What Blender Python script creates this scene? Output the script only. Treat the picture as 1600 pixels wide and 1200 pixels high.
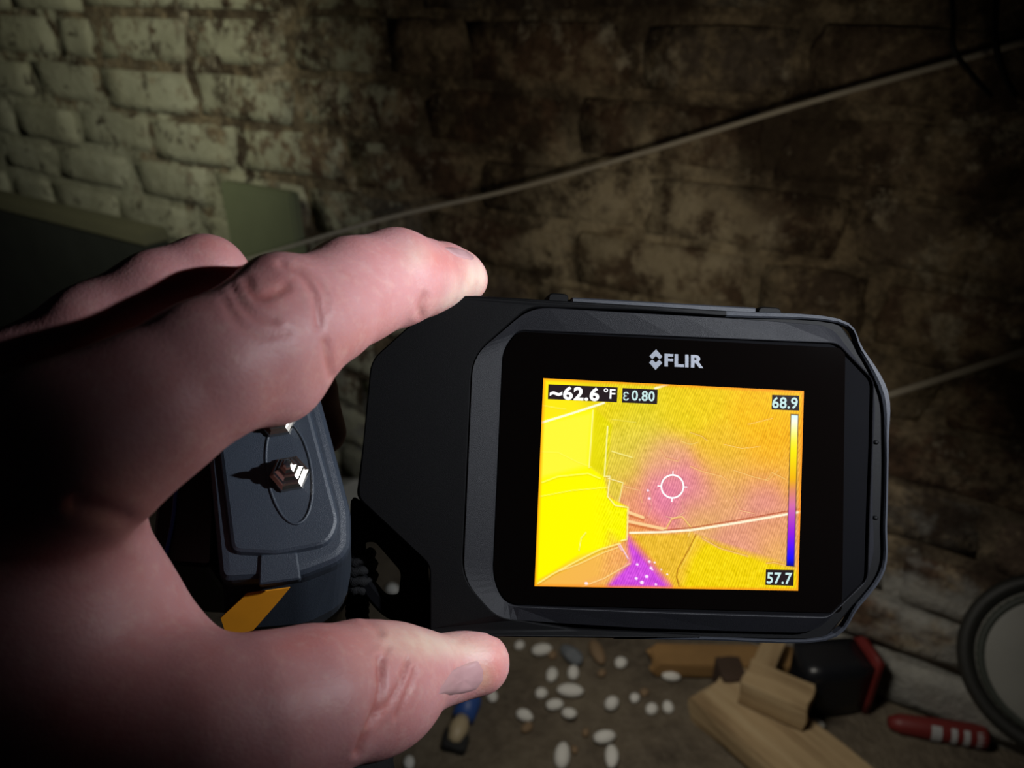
import bpy, bmesh, math, random
import numpy as np
from mathutils import Vector, Matrix
from mathutils.geometry import tessellate_polygon
from mathutils.bvhtree import BVHTree
random.seed(7); rng = np.random.default_rng(7)
for o in list(bpy.data.objects): bpy.data.objects.remove(o)
S = bpy.context.scene
COL = S.collection
# ------------------------------------------------------------------ camera, world, lights, exposure
TH = math.radians(27.07); H = 0.74; FPX = 1156.0
R_ = Vector((1, 0, 0)); U_ = Vector((0, math.sin(TH), math.cos(TH))); F_ = Vector((0, math.cos(TH), -math.sin(TH)))
CAM = Vector((0, 0, H))
def cw(x, y, z):                       # camera-relative metres (right, up, forward) -> world
    return CAM + R_ * x + U_ * y + F_ * z
def W(px, py, d):                      # point of the photograph at depth d
    return cw((px - 800) / FPX * d, (600 - py) / FPX * d, d)
cd = bpy.data.cameras.new('camera'); co = bpy.data.objects.new('camera', cd); COL.objects.link(co)
co.location = CAM; co.rotation_euler = (math.radians(90) - TH, 0, 0)
cd.sensor_width = 36; cd.lens = 36 * FPX / 1600; cd.clip_start = 0.005; cd.clip_end = 50
cd.dof.use_dof = True; cd.dof.focus_distance = 0.19; cd.dof.aperture_fstop = 16
S.camera = co
S.view_settings.view_transform = 'Standard'; S.view_settings.look = 'None'
S.view_settings.exposure = 0; S.view_settings.gamma = 1; S.view_settings.use_curve_mapping = False
w = bpy.data.worlds.new('world'); S.world = w; w.use_nodes = True
w.node_tree.nodes['Background'].inputs[0].default_value = (0.6, 0.7, 1.0, 1)
w.node_tree.nodes['Background'].inputs[1].default_value = 0.0012
def aim(o, target):
    o.rotation_euler = (Vector(target) - o.location).to_track_quat('-Z', 'Y').to_euler()
def lamp(name, kind, loc, target, power, color, **kw):
    l = bpy.data.lights.new(name, kind); l.energy = power; l.color = color
    for k, v in kw.items(): setattr(l, k, v)
    o = bpy.data.objects.new(name, l); COL.objects.link(o); o.location = loc; aim(o, target); return o
# torch held beside the phone
lamp('hand_torch', 'SPOT', cw(0.210, 0.056, 0.065), W(1340, 420, 0.19), 5.6, (0.90, 0.94, 1.0),
     spot_size=math.radians(73), spot_blend=0.72, shadow_soft_size=0.004)
# light of the instrument's own lamp on the wall
lamp('instrument_lamp', 'SPOT', W(960, 640, 0.235), W(960, 395, 0.85), 2.3, (1.0, 0.88, 0.68),
     spot_size=math.radians(86), spot_blend=1.0, shadow_soft_size=0.035)
# work lamp out of the picture to the left
lamp('work_lamp', 'SPOT', W(-420, -150, 0.55), W(230, 130, 1.2), 5.8, (0.97, 0.97, 0.74),
     spot_size=math.radians(100), spot_blend=1.0, shadow_soft_size=0.08)
# added fill light that brightens the floor debris, no real lamp hangs there
lamp('floor_fill_light', 'SPOT', W(900, 500, 0.42), W(1140, 1090, 0.86), 4.6, (1.0, 0.94, 0.84),
     spot_size=math.radians(84), spot_blend=1.0, shadow_soft_size=0.05)

# ------------------------------------------------------------------ material helpers
def lin(c): 
    return tuple((v / 255 / 12.92) if v / 255 <= 0.04045 else ((v / 255 + 0.055) / 1.055) ** 2.4 for v in c[:3]) + (1,)
class NT:
    def __init__(s, name):
        s.m = bpy.data.materials.new(name); s.m.use_nodes = True; s.t = s.m.node_tree
        s.b = s.t.nodes['Principled BSDF']
    def n(s, t, **kw):
        x = s.t.nodes.new(t)
        for k, v in kw.items(): setattr(x, k, v)
        return x
    def l(s, a, b): s.t.links.new(a, b)
    def noise(s, scale, detail=4, rough=0.6, vec=None):
        x = s.n('ShaderNodeTexNoise'); x.inputs['Scale'].default_value = scale; x.inputs['Detail'].default_value = detail
        x.inputs['Roughness'].default_value = rough
        if vec is not None: s.l(vec, x.inputs['Vector'])
        return x.outputs['Fac']
    def ramp(s, fac, stops):
        x = s.n('ShaderNodeValToRGB'); e = x.color_ramp.elements
        while len(e) < len(stops): e.new(0.5)
        for i, (p, c) in enumerate(stops): e[i].position = p; e[i].color = c if len(c) == 4 else tuple(c) + (1,)
        s.l(fac, x.inputs[0]); return x.outputs[0]
    def mix(s, fac, a, b):
        x = s.n('ShaderNodeMix', data_type='RGBA')
        for i, v in ((0, fac), (6, a), (7, b)):
            if hasattr(v, 'is_linked'): s.l(v, x.inputs[i])
            else: x.inputs[i].default_value = v
        return x.outputs[2]
    def math(s, op, a, b=0.0, clamp=False):
        x = s.n('ShaderNodeMath', operation=op); x.use_clamp = clamp
        for i, v in enumerate((a, b)):
            if hasattr(v, 'is_linked'): s.l(v, x.inputs[i])
            else: x.inputs[i].default_value = v
        return x.outputs[0]
    def bump(s, h, strength, dist):
        x = s.n('ShaderNodeBump'); x.inputs['Strength'].default_value = strength; x.inputs['Distance'].default_value = dist
        s.l(h, x.inputs['Height']); s.l(x.outputs[0], s.b.inputs['Normal'])
def plain(name, c, rough=0.5, metal=0.0, grain=0.0, scale=800, spec=0.5, coat=0.0, vary=0.15):
    m = NT(name); pos = m.n('ShaderNodeTexCoord').outputs['Object']
    f = m.noise(scale * 0.1, 4, 0.6, pos)
    a = tuple(v * (1 - vary) for v in c[:3]) + (1,); b = tuple(min(1, v * (1 + vary)) for v in c[:3]) + (1,)
    m.l(m.mix(f, a, b), m.b.inputs['Base Color'])
    m.b.inputs['Roughness'].default_value = rough; m.b.inputs['Metallic'].default_value = metal
    m.b.inputs['Specular IOR Level'].default_value = spec; m.b.inputs['Coat Weight'].default_value = coat
    if grain: m.bump(m.noise(scale * 4, 2, 0.6, pos), grain, 0.0003)
    return m.m

# ------------------------------------------------------------------ object helpers
def link(name, me, mat=None, parent=None, smooth=False):
    o = bpy.data.objects.new(name, me); COL.objects.link(o)
    if mat: me.materials.clear(); me.materials.append(mat)
    if parent: o.parent = parent
    if smooth:
        for p in me.polygons: p.use_smooth = True
    return o
def mesh(vs, fs, name='m'):
    me = bpy.data.meshes.new(name); me.from_pydata([tuple(v) for v in vs], [], [tuple(f) for f in fs]); me.update(); return me
def tag(o, label=None, cat=None, group=None, kind=None):
    for k, v in (('label', label), ('category', cat), ('group', group), ('kind', kind)):
        if v: o[k] = v
    return o
def empty(name, loc=(0, 0, 0), mw=None):
    o = bpy.data.objects.new(name, None); COL.objects.link(o); o.empty_display_size = 0.02
    if mw is not None: o.matrix_world = mw
    else: o.location = loc
    return o
def fix_normals(me):
    bm = bmesh.new(); bm.from_mesh(me); bmesh.ops.recalc_face_normals(bm, faces=bm.faces); bm.to_mesh(me); bm.free(); return me
def roundpoly(pts, r, seg=5):
    """2D polygon with every corner rounded; r one radius or a list"""
    n = len(pts); out = []
    P = [Vector((p[0], p[1])) for p in pts]
    for i in range(n):
        rr = r[i] if isinstance(r, (list, tuple)) else r
        a, b, c = P[i - 1], P[i], P[(i + 1) % n]
        d1 = (a - b); d2 = (c - b); l1 = d1.length; l2 = d2.length; d1 /= l1; d2 /= l2
        t = min(rr, l1 * 0.48, l2 * 0.48)
        for k in range(seg + 1):
            s = k / seg
            out.append((b + d1 * t) * (1 - s) ** 2 + b * 2 * s * (1 - s) + (b + d2 * t) * s * s)
    return out
def inset(poly, d):
    """offset a closed 2D polygon inwards by d (any winding)"""
    n = len(poly); area = sum(poly[i][0] * poly[(i + 1) % n][1] - poly[(i + 1) % n][0] * poly[i][1] for i in range(n))
    sg = 1 if area > 0 else -1; out = []
    for i in range(n):
        a, b, c = Vector(poly[i - 1]), Vector(poly[i]), Vector(poly[(i + 1) % n])
        t = (c - a); 
        if t.length < 1e-9: out.append(b); continue
        t.normalize(); out.append(b + Vector((-t.y, t.x)) * sg * d)
    return out
def loft(rings, cap0=True, cap1=True):
    """rings: list of (poly2d, z)"""
    vs = []; fs = []; n = len(rings[0][0])
    for poly, z in rings:
        for i, p in enumerate(poly): vs.append((p[0], p[1], z[i] if hasattr(z, '__len__') else z))
    for k in range(len(rings) - 1):
        for i in range(n):
            j = (i + 1) % n; fs.append((k * n + i, k * n + j, (k + 1) * n + j, (k + 1) * n + i))
    for on, k in ((cap0, 0), (cap1, len(rings) - 1)):
        if on: fs += [tuple(k * n + i for i in t) for t in tessellate_polygon([[Vector((p[0], p[1], 0)) for p in rings[k][0]]])]
    return fix_normals(mesh(vs, fs))
def tube(pts, r, seg=10, closed=False, caps=True):
    pts = [Vector(p) for p in pts]; n = len(pts); rr = r if hasattr(r, '__len__') else [r] * n
    vs = []; fs = []; prev = None
    for i, p in enumerate(pts):
        if closed: t = pts[(i + 1) % n] - pts[i - 1]
        else: t = pts[min(i + 1, n - 1)] - pts[max(i - 1, 0)]
        t.normalize()
        if prev is None:
            a = t.orthogonal().normalized()
        else:
            a = (prev - t * prev.dot(t)); a = a.normalized() if a.length > 1e-6 else t.orthogonal().normalized()
        prev = a; b = t.cross(a)
        for k in range(seg):
            an = 2 * math.pi * k / seg; vs.append(p + (a * math.cos(an) + b * math.sin(an)) * rr[i])
    for i in range(n if closed else n - 1):
        j = (i + 1) % n
        for k in range(seg):
            l = (k + 1) % seg; fs.append((i * seg + k, i * seg + l, j * seg + l, j * seg + k))
    if caps and not closed:
        fs.append(tuple(range(seg))[::-1]); fs.append(tuple(range((n - 1) * seg, n * seg)))
    return fix_normals(mesh(vs, fs))
def spline(pts, n=8):
    P = [Vector(p) for p in pts]; P = [P[0] * 2 - P[1]] + P + [P[-1] * 2 - P[-2]]; out = []
    for i in range(1, len(P) - 2):
        for k in range(n):
            t = k / n; a, b, c, d = P[i - 1:i + 3]
            out.append(0.5 * ((2 * b) + (c - a) * t + (2 * a - 5 * b + 4 * c - d) * t * t + (3 * b - a - 3 * c + d) * t ** 3))
    out.append(P[-2]); return out
def lathe(profile, seg=32):
    """profile: (r, z) pairs; about local Z"""
    vs = []; fs = []
    for r, z in profile:
        for k in range(seg):
            a = 2 * math.pi * k / seg; vs.append((max(r, 1e-5) * math.cos(a), max(r, 1e-5) * math.sin(a), z))
    for i in range(len(profile) - 1):
        for k in range(seg):
            l = (k + 1) % seg; fs.append((i * seg + k, i * seg + l, (i + 1) * seg + l, (i + 1) * seg + k))
    fs.append(tuple(range(seg))[::-1]); fs.append(tuple(range((len(profile) - 1) * seg, len(profile) * seg)))
    return fix_normals(mesh(vs, fs))
def blob(r, jitter, scale=(1, 1, 1), sub=2, seed=0):
    g = random.Random(seed); bm = bmesh.new(); bmesh.ops.create_icosphere(bm, subdivisions=sub, radius=1)
    dirs = [(Vector((g.gauss(0, 1), g.gauss(0, 1), g.gauss(0, 1))).normalized(), g.uniform(-1, 1)) for _ in range(9)]
    for v in bm.verts:
        f = 1 + jitter * sum(a * max(0, v.co.dot(d)) ** 3 for d, a in dirs)
        v.co = Vector((v.co.x * scale[0], v.co.y * scale[1], v.co.z * scale[2])) * f * r
    me = bpy.data.meshes.new('m'); bm.to_mesh(me); bm.free(); return me
def chunk(L, Wd, T, cuts=(8, 4, 3), jit=0.03, seed=0, taper=0.0, bend=0.0, rnd=0.12):
    """irregular block centred on the origin, long axis X, standing on z=0"""
    g = np.random.default_rng(seed); bm = bmesh.new(); bmesh.ops.create_cube(bm, size=2)
    bmesh.ops.subdivide_edges(bm, edges=bm.edges[:], cuts=3, use_grid_fill=True)
    ph = g.uniform(0, 6, 12)
    for v in bm.verts:
        x, y, z = v.co
        m = sum(max(0, abs(c) - 0.999) > 0 for c in (x, y, z))
        k = 1 - rnd * (sorted([abs(x), abs(y), abs(z)])[1] > 0.99)
        nx = math.sin(3.1 * y + ph[0] + 2 * z) * jit * 1.5
        ny = math.sin(2.3 * x + ph[1]) * jit + math.sin(5 * x + ph[2] + z) * jit * 0.6
        nz = math.sin(2.7 * x + ph[3] + y) * jit + math.sin(4 * y + ph[4]) * jit * 0.7
        yy = y * (1 - taper * (x + 1) / 2)
        c1 = 1 - rnd if m >= 2 else 1
        v.co = Vector(((x * (c1 if abs(x) > .99 else 1) + nx) * L / 2, (yy * c1 + ny + bend * x * x) * Wd / 2, (z * c1 + nz + 1) * T / 2))
    me = bpy.data.meshes.new('m'); bm.to_mesh(me); bm.free(); return me

# ------------------------------------------------------------------ the setting: wall and floor
UD = Vector((0.846, -0.533, 0)).normalized(); ND = Vector((-UD.y, UD.x, 0)) * -1.0   # along the wall, and out of it towards us
if ND.y > 0: ND = -ND
WD = 0.76
def wallpt(px, py, off=0.0):
    d = R_ * ((px - 800) / FPX) + U_ * ((600 - py) / FPX) + F_
    t = -(WD - off) / d.dot(ND); return CAM + d * t
def floorpt(px, py, z=0.0):
    d = R_ * ((px - 800) / FPX) + U_ * ((600 - py) / FPX) + F_
    t = (z - H) / d.z; return CAM + d * t
def uz(p): return p.dot(UD), p.z
U_PAINT = uz(wallpt(622, 180))[0]; U_TAN = uz(wallpt(930, 380))[0]

def wall_material(name, mortar):
    m = NT(name); geo = m.n('ShaderNodeNewGeometry'); pos = geo.outputs['Position']
    dot = m.n('ShaderNodeVectorMath', operation='DOT_PRODUCT'); dot.inputs[1].default_value = UD; m.l(pos, dot.inputs[0]); u = dot.outputs['Value']
    rnd = m.n('ShaderNodeObjectInfo').outputs['Random']
    n1 = m.noise(14, 6, 0.65, pos); n2 = m.noise(45, 5, 0.7, pos); n3 = m.noise(5, 3, 0.5, pos); n4 = m.noise(130, 3, 0.6, pos)
    # bare masonry: brown, grey and dark bricks, tan mortar smears
    bare = m.ramp(rnd, [(0.0, (0.075, 0.045, 0.030)), (0.35, (0.15, 0.092, 0.058)), (0.6, (0.11, 0.098, 0.080)), (0.85, (0.20, 0.14, 0.088)), (1.0, (0.06, 0.046, 0.038))])
    if mortar: bare = m.mix(n1, (0.19, 0.15, 0.10, 1), (0.07, 0.052, 0.035, 1))
    bare = m.mix(m.ramp(m.noise(19, 6, .75, pos), [(0.46, (0, 0, 0)), (0.58, (.95, .95, .95))]), bare, (0.30, 0.235, 0.15, 1))
    bare = m.mix(m.ramp(m.noise(7.5, 5, .7, pos), [(0.49, (0, 0, 0)), (0.58, (.85, .85, .85))]), bare, (0.035, 0.023, 0.016, 1))
    # grey lime bloom in patches
    bare = m.mix(m.ramp(m.noise(12, 6, 0.75, pos), [(0.57, (0, 0, 0)), (0.66, (.85, .85, .85))]), bare, (0.46, 0.41, 0.31, 1))
    bare = m.mix(m.ramp(n4, [(0.4, (0, 0, 0)), (0.7, (.5, .5, .5))]), bare, (0.03, 0.02, 0.013, 1))
    # old plaster left on the middle of the wall, grey lime bloom near the ground
    ds = m.n('ShaderNodeVectorMath', operation='DISTANCE'); ds.inputs[1].default_value = wallpt(985, 415); m.l(pos, ds.inputs[0])
    pl = m.math('MULTIPLY', m.math('SUBTRACT', m.math('ADD', 0.30, m.math('MULTIPLY', n1, 0.34)), m.math('MULTIPLY', ds.outputs['Value'], 2.6)), 5.0, True)
    bare = m.mix(m.math('MULTIPLY', pl, m.ramp(m.noise(26, 5, .7, pos), [(.42, (.1, .1, .1)), (.56, (.95, .95, .95))])), bare, m.mix(n2, (0.34, 0.28, 0.17, 1), (0.62, 0.54, 0.40, 1)))
    sz = m.n('ShaderNodeSeparateXYZ'); m.l(pos, sz.inputs[0])
    lo_ = m.math('MULTIPLY', m.math('SUBTRACT', m.math('ADD', m.math('MULTIPLY', m.noise(11, 4, .65, pos), 0.75), -0.16), sz.outputs['Z']), 9.0, True)
    bare = m.mix(m.math('MULTIPLY', lo_, 0.8), bare, m.mix(n2, (0.22, 0.22, 0.20, 1), (0.42, 0.42, 0.39, 1)))
    # whitewash on the left part of the wall, flaking more towards its right edge
    paint = m.mix(n3, (0.44, 0.42, 0.28, 1), (0.46, 0.46, 0.38, 1))
    paint = m.mix(m.ramp(n2, [(0.3, (0, 0, 0)), (0.75, (.6, .6, .6))]), paint, (0.30, 0.29, 0.20, 1))
    paint = m.mix(m.ramp(m.noise(30, 6, .75, pos), [(.56, (0, 0, 0)), (.63, (.9, .9, .9))]), paint, (0.07, 0.058, 0.04, 1))
    paint = m.mix(m.ramp(m.noise(8, 5, .7, pos), [(.45, (0, 0, 0)), (.7, (.55, .55, .55))]), paint, (0.16, 0.15, 0.10, 1))
    edge = m.math('LESS_THAN', u, U_PAINT)
    cover = m.math('SUBTRACT', U_PAINT, u)                        # metres left of the paint's edge
    sep = m.n('ShaderNodeSeparateXYZ'); m.l(pos, sep.inputs[0])
    low = m.math('MULTIPLY', m.math('SUBTRACT', 0.66, sep.outputs['Z']), 0.9 if mortar else 0.3, True)     # thicker coats low down
    thr = m.math('ADD', m.math('ADD', m.math('MULTIPLY', cover, 0.16), 0.37 if mortar else 0.50), m.math('MULTIPLY', low, m.math('MULTIPLY', cover, 1.4, True)))
    nn = m.math('ADD', m.math('MULTIPLY', m.noise(24, 6, .7, pos), 0.65), m.math('MULTIPLY', n2, 0.35))
    fl = m.math('MULTIPLY', m.math('SUBTRACT', thr, nn), 14.0, True)
    fac = m.math('MULTIPLY', edge, fl)
    m.l(m.mix(fac, bare, paint), m.b.inputs['Base Color'])
    m.b.inputs['Roughness'].default_value = 0.9; m.b.inputs['Specular IOR Level'].default_value = 0.2
    m.bump(m.math('ADD', n2, m.math('MULTIPLY', n4, 0.6)), 0.7, 0.006)
    return m.m
M_BRICK = wall_material('brick_whitewashed', False); M_MORTAR = wall_material('mortar_whitewashed', True)
NAT = Matrix(((UD.x, 0, ND.x), (UD.y, 0, ND.y), (0, 1, 0))).to_4x4()         # local x along, y up, z out
wall_org = ND * -WD
# mortar bed
u0, u1, zt = -2.1, 1.15, 1.05
nx, nz = 220, 70; vs = []; fs = []
for j in range(nz + 1):
    for i in range(nx + 1):
        uu = u0 + (u1 - u0) * i / nx; zz = -0.02 + (zt + 0.02) * j / nz
        vs.append((uu, zz, -0.004 + 0.003 * math.sin(uu * 61 + 3 * math.sin(zz * 50)) * math.sin(zz * 73 + uu * 20)))
for j in range(nz):
    for i in range(nx): a = j * (nx + 1) + i; fs.append((a, a + 1, a + nx + 2, a + nx + 1))
b0 = len(vs); vs += [(u0, -0.02, -0.12), (u1, -0.02, -0.12), (u1, zt, -0.12), (u0, zt, -0.12)]; fs.append((b0, b0 + 3, b0 + 2, b0 + 1))
wall = link('wall_back', mesh(vs, fs), M_MORTAR, smooth=True); wall.matrix_world = Matrix.Translation(wall_org) @ NAT
tag(wall, kind='structure')
BL, BH, J = 0.205, 0.062, 0.012
variants = []
for k in range(12):
    me = chunk(BL, 0.05, BH, jit=0.035, seed=k, rnd=0.06)
    for v in me.vertices:                                       # lie in the wall: x along, y up, z out
        x, y, z = v.co; v.co = (x, z - BH / 2, y)
    me.materials.append(M_BRICK); variants.append(me)
    for p in me.polygons: p.use_smooth = True
r = 0; z = 0.006 + BH / 2
while z < zt - 0.02:
    u = u0 + 0.05 + (0.108 if r % 2 else 0)
    while u + BL / 2 < u1 + 0.05:
        f = 1.0 if random.random() < 0.72 else random.choice((0.5, 0.75, 1.12))
        wd = BL * f
        b = bpy.data.objects.new('brick', variants[random.randrange(12)]); COL.objects.link(b); b.parent = wall
        b.location = (u + wd / 2 - BL / 2 + random.uniform(-.003, .003), z + random.uniform(-.003, .003), -0.022 + random.uniform(-.005, .004))
        b.scale = (f * random.choice((1, -1)), random.uniform(.95, 1.04), 1)
        b.rotation_euler = (random.gauss(0, .02), random.gauss(0, .012), random.gauss(0, .012))
        u += wd + J
    z += BH + 0.011; r += 1
# floor: packed earth
mf = NT('packed_earth'); pos = mf.n('ShaderNodeNewGeometry').outputs['Position']
n1 = mf.noise(9, 5, 0.6, pos); n2 = mf.noise(60, 5, 0.7, pos); n3 = mf.noise(260, 3, 0.6, pos)
c = mf.ramp(n1, [(0.3, (0.05, 0.037, 0.026)), (0.5, (0.12, 0.094, 0.063)), (0.7, (0.18, 0.148, 0.10))])
c = mf.mix(mf.ramp(n2, [(0.35, (0, 0, 0)), (0.75, (.6, .6, .6))]), c, (0.24, 0.20, 0.145, 1))
mf.l(c, mf.b.inputs['Base Color']); mf.b.inputs['Roughness'].default_value = 0.95
mf.bump(mf.math('ADD', n2, mf.math('MULTIPLY', n3, 0.5)), 0.8, 0.01)
vs = []; fs = []; nx, ny = 120, 100
for j in range(ny + 1):
    for i in range(nx + 1):
        x = -1.6 + 3.0 * i / nx; y = -0.6 + 2.9 * j / ny
        vs.append((x, y, 0.004 * math.sin(x * 31 + 2 * math.sin(y * 17)) * math.sin(y * 27 + x * 9) + 0.002 * math.sin(x * 90) * math.sin(y * 83)))
for j in range(ny):
    for i in range(nx): a = j * (nx + 1) + i; fs.append((a, a + 1, a + nx + 2, a + nx + 1))
fl = link('floor', mesh(vs, fs), mf.m, smooth=True); tag(fl, kind='structure')

# ------------------------------------------------------------------ things along the wall
M_CORD = plain('pale_cord', (0.44, 0.40, 0.33), 0.8, grain=0.6, scale=900)
M_BLACKCABLE = plain('black_cable', (0.006, 0.006, 0.007), 0.6)
def cord(name, pts, r, mat, label, cat, group=None):
    p = spline(pts, 12); c0 = p[0]; o = link(name, tube([q - c0 for q in p], r, 10), mat, smooth=True); o.location = c0
    return tag(o, label, cat, group)
cord('cord', [W(262, 446, 1.30), W(335, 421, 1.14), W(395, 403, 1.05), W(600, 342, .93), W(800, 296, .82), W(1000, 240, .74), W(1250, 164, .65), W(1600, 66, .555), W(1720, 30, .52)], 0.0026, M_CORD,
     'pale cord stretched diagonally across the brick wall above the fingers', 'cord')
cord('cord', [W(985, 760, .93), W(1180, 684, .70), W(1397, 615, .59), W(1500, 582, .565), W(1600, 549, .545), W(1720, 505, .52)], 0.0029, M_CORD,
     'pale cord running from behind the handheld screen to the frame edge below the longer cord', 'cord')
cord('cable', [W(1480, -60, .52), W(1489, 20, .52), W(1490, 75, .52), W(1515, 112, .53), W(1548, 150, .545)], 0.0018, M_BLACKCABLE,
     'thin black cable hanging down, nearer the middle of the wall', 'cable')
cord('cable', [W(1562, -60, .50), W(1555, 20, .50), W(1556, 70, .50), W(1568, 115, .505), W(1586, 150, .51)], 0.0022, M_BLACKCABLE,
     'thicker black cable hanging in front of the long cord in the upper corner', 'cable')
# long dark trough with a pale lip beside the whitewashed wall, and the painted board
M_LIP = plain('olive_board', (0.13, 0.125, 0.075), 0.8, grain=0.5, scale=300)
M_DARKBOX = plain('dark_stone', (0.022, 0.025, 0.021), 0.85, grain=0.5, scale=150, vary=0.5)
lt = wallpt(-120, 268, 0.06); rt = wallpt(262, 355, 0.06)
bx = empty('trough', Vector((lt.x, lt.y, 0)))
zt_ = (lt.z + rt.z) / 2
def slab_along(a, b, z0, z1, depth):
    d = Vector((b.x - a.x, b.y - a.y, 0)); L = d.length; d.normalize()
    n = ND.copy(); vs = []
    for z in (z0, z1):
        for s, t in ((0, 0), (L, 0), (L, depth), (0, depth)):
            vs.append(Vector((0, 0, z)) + d * s + n * t)
    me = mesh(vs, [(0, 3, 2, 1), (4, 5, 6, 7), (0, 1, 5, 4), (1, 2, 6, 5), (2, 3, 7, 6), (3, 0, 4, 7)]); fix_normals(me)
    bm = bmesh.new(); bm.from_mesh(me); bmesh.ops.bevel(bm, geom=bm.edges[:], offset=0.003, segments=2, affect='EDGES'); bm.to_mesh(me); bm.free()
    return me
link('trough_side', slab_along(lt, rt, 0.0, zt_ - 0.022, 0.04), M_DARKBOX, bx)
link('lip_board', slab_along(lt, rt, zt_ - 0.022, zt_, 0.045), M_LIP, bx)
tag(bx, 'long dark trough with an olive lip board along the whitewashed wall', 'trough')
M_GREEN = plain('green_grey_paint', (0.17, 0.19, 0.11), 0.7, grain=0.3, scale=200)
ga = wallpt(378, 400, 0.045); gb = wallpt(482, 400, 0.045); gt = wallpt(385, 285, 0.045)
bo = link('painted_board', slab_along(ga, gb, 0.0, gt.z, 0.018), M_GREEN); bo.location = (ga.x, ga.y, 0)
tag(bo, 'flat grey green painted board standing against the brick wall behind the index finger', 'board')
# pale pipe end with dark collars leaving the wall on the right
M_PIPE = plain('pale_enamel', (0.20, 0.20, 0.18), 0.6, grain=0.4, scale=120, vary=0.25)
M_COLLAR = plain('dark_rubber_collar', (0.012, 0.012, 0.010), 0.6)
M_COLLAR2 = plain('green_black_collar', (0.03, 0.036, 0.028), 0.6)
pc = W(1662, 1043, 0.655)
ax = (W(1648, 1040, 0.655) - CAM).normalized(); ax = -(ax * 0.75 + (-ND) * 0.25).normalized()
rotm = ax.to_track_quat('Z', 'Y').to_matrix().to_4x4()
pp = empty('pipe_end', mw=Matrix.Translation(pc) @ rotm)
rr = 0.078
link('pipe_barrel', lathe([(rr * .86, -0.075), (rr * .86, 0.0), (rr * .84, .004), (rr * .7, .007), (rr * .35, .010), (0, .011)], 48), M_PIPE, pp, True)
def ring(R, r, z, seg=56):
    return tube([(R * math.cos(2 * math.pi * k / seg), R * math.sin(2 * math.pi * k / seg), z) for k in range(seg)], r, 8, True)
link('outer_collar', ring(rr * .96, .0075, -.004), M_COLLAR, pp, True)
link('inner_collar', ring(rr * .79, .0042, .003), M_COLLAR2, pp, True)
tag(pp, 'pale round pipe end with dark collars at the right edge of the picture', 'pipe')

# ------------------------------------------------------------------ debris on the floor
M_WOOD = NT('split_wood'); tc = M_WOOD.n('ShaderNodeTexCoord').outputs['Object']
mp = M_WOOD.n('ShaderNodeMapping'); mp.inputs['Scale'].default_value = (6, 60, 60); M_WOOD.l(tc, mp.inputs[0])
nz_ = M_WOOD.noise(1.0, 5, 0.6, mp.outputs[0])
M_WOOD.l(M_WOOD.ramp(nz_, [(0.3, (0.22, 0.14, 0.065)), (0.5, (0.42, 0.30, 0.16)), (0.72, (0.50, 0.38, 0.22))]), M_WOOD.b.inputs['Base Color'])
M_WOOD.b.inputs['Roughness'].default_value = 0.8; M_WOOD.bump(nz_, 0.5, 0.003); M_WOOD = M_WOOD.m
M_WOOD2 = plain('orange_brown_wood', (0.30, 0.17, 0.06), 0.8, grain=0.4, scale=200, vary=0.3)
M_WOOD3 = plain('dark_brown_bark', (0.055, 0.032, 0.02), 0.85, grain=0.5, scale=200, vary=0.4)
def wood(name, a, b, wd, th, mat, label, seed, z=0.0, taper=0.0, cat='wood'):
    a = floorpt(*a, z); b = floorpt(*b, z); d = b - a
    o = link(name, chunk(d.length, wd, th, seed=seed, taper=taper, jit=0.03, rnd=0.05), mat, smooth=False)
    o.location = (a + b) / 2; o.rotation_euler = (0, 0, math.atan2(d.y, d.x)); return tag(o, label, cat)
wood('wood_plank', (1108, 1090), (1345, 1290), 0.088, 0.035, M_WOOD, 'large pale split plank lying on the floor at the bottom of the picture', 3)
wood('wood_block', (1158, 1078), (1262, 1124), 0.042, 0.034, M_WOOD, 'short pale wood block lying on the edge of the large plank', 5, 0.037)
wood('wood_board', (1015, 1040), (1300, 1046), 0.035, 0.022, M_WOOD2, 'orange brown board lying behind the other wood under the handheld screen', 8, 0.002)
wood('wood_stick', (1208, 1018), (1178, 1086), 0.026, 0.030, M_WOOD, 'upright looking pale stick between orange board and short block', 9, 0.024)
wood('bark_strip', (1130, 1060), (1142, 1100), 0.030, 0.040, M_WOOD3, 'dark brown bark strip beside the short pale block', 12)
# black bag with a red edge
M_BAG = plain('black_plastic', (0.010, 0.011, 0.014), 0.35, grain=0.4, scale=80)
M_RED = plain('red_plastic', (0.17, 0.02, 0.018), 0.5)
a = floorpt(1236, 1098); b = floorpt(1332, 1088)
bg = empty('tool_case', (a + b) / 2); ang = math.atan2((b - a).y, (b - a).x); bg.rotation_euler = (0, 0, ang)
L = (b - a).length
link('case_body', chunk(L, 0.05, 0.075, seed=21, jit=0.035, rnd=0.05), M_BAG, bg, True)
me = chunk(0.007, 0.054, 0.085, seed=22, jit=0.02, rnd=0.03); ed = link('red_edge', me, M_RED, bg, True); ed.location = (L / 2 + 0.002, 0, 0)
tag(ed, 'red end panel')
tag(bg, 'black case with a red end panel standing behind the pale wood', 'case')
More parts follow.
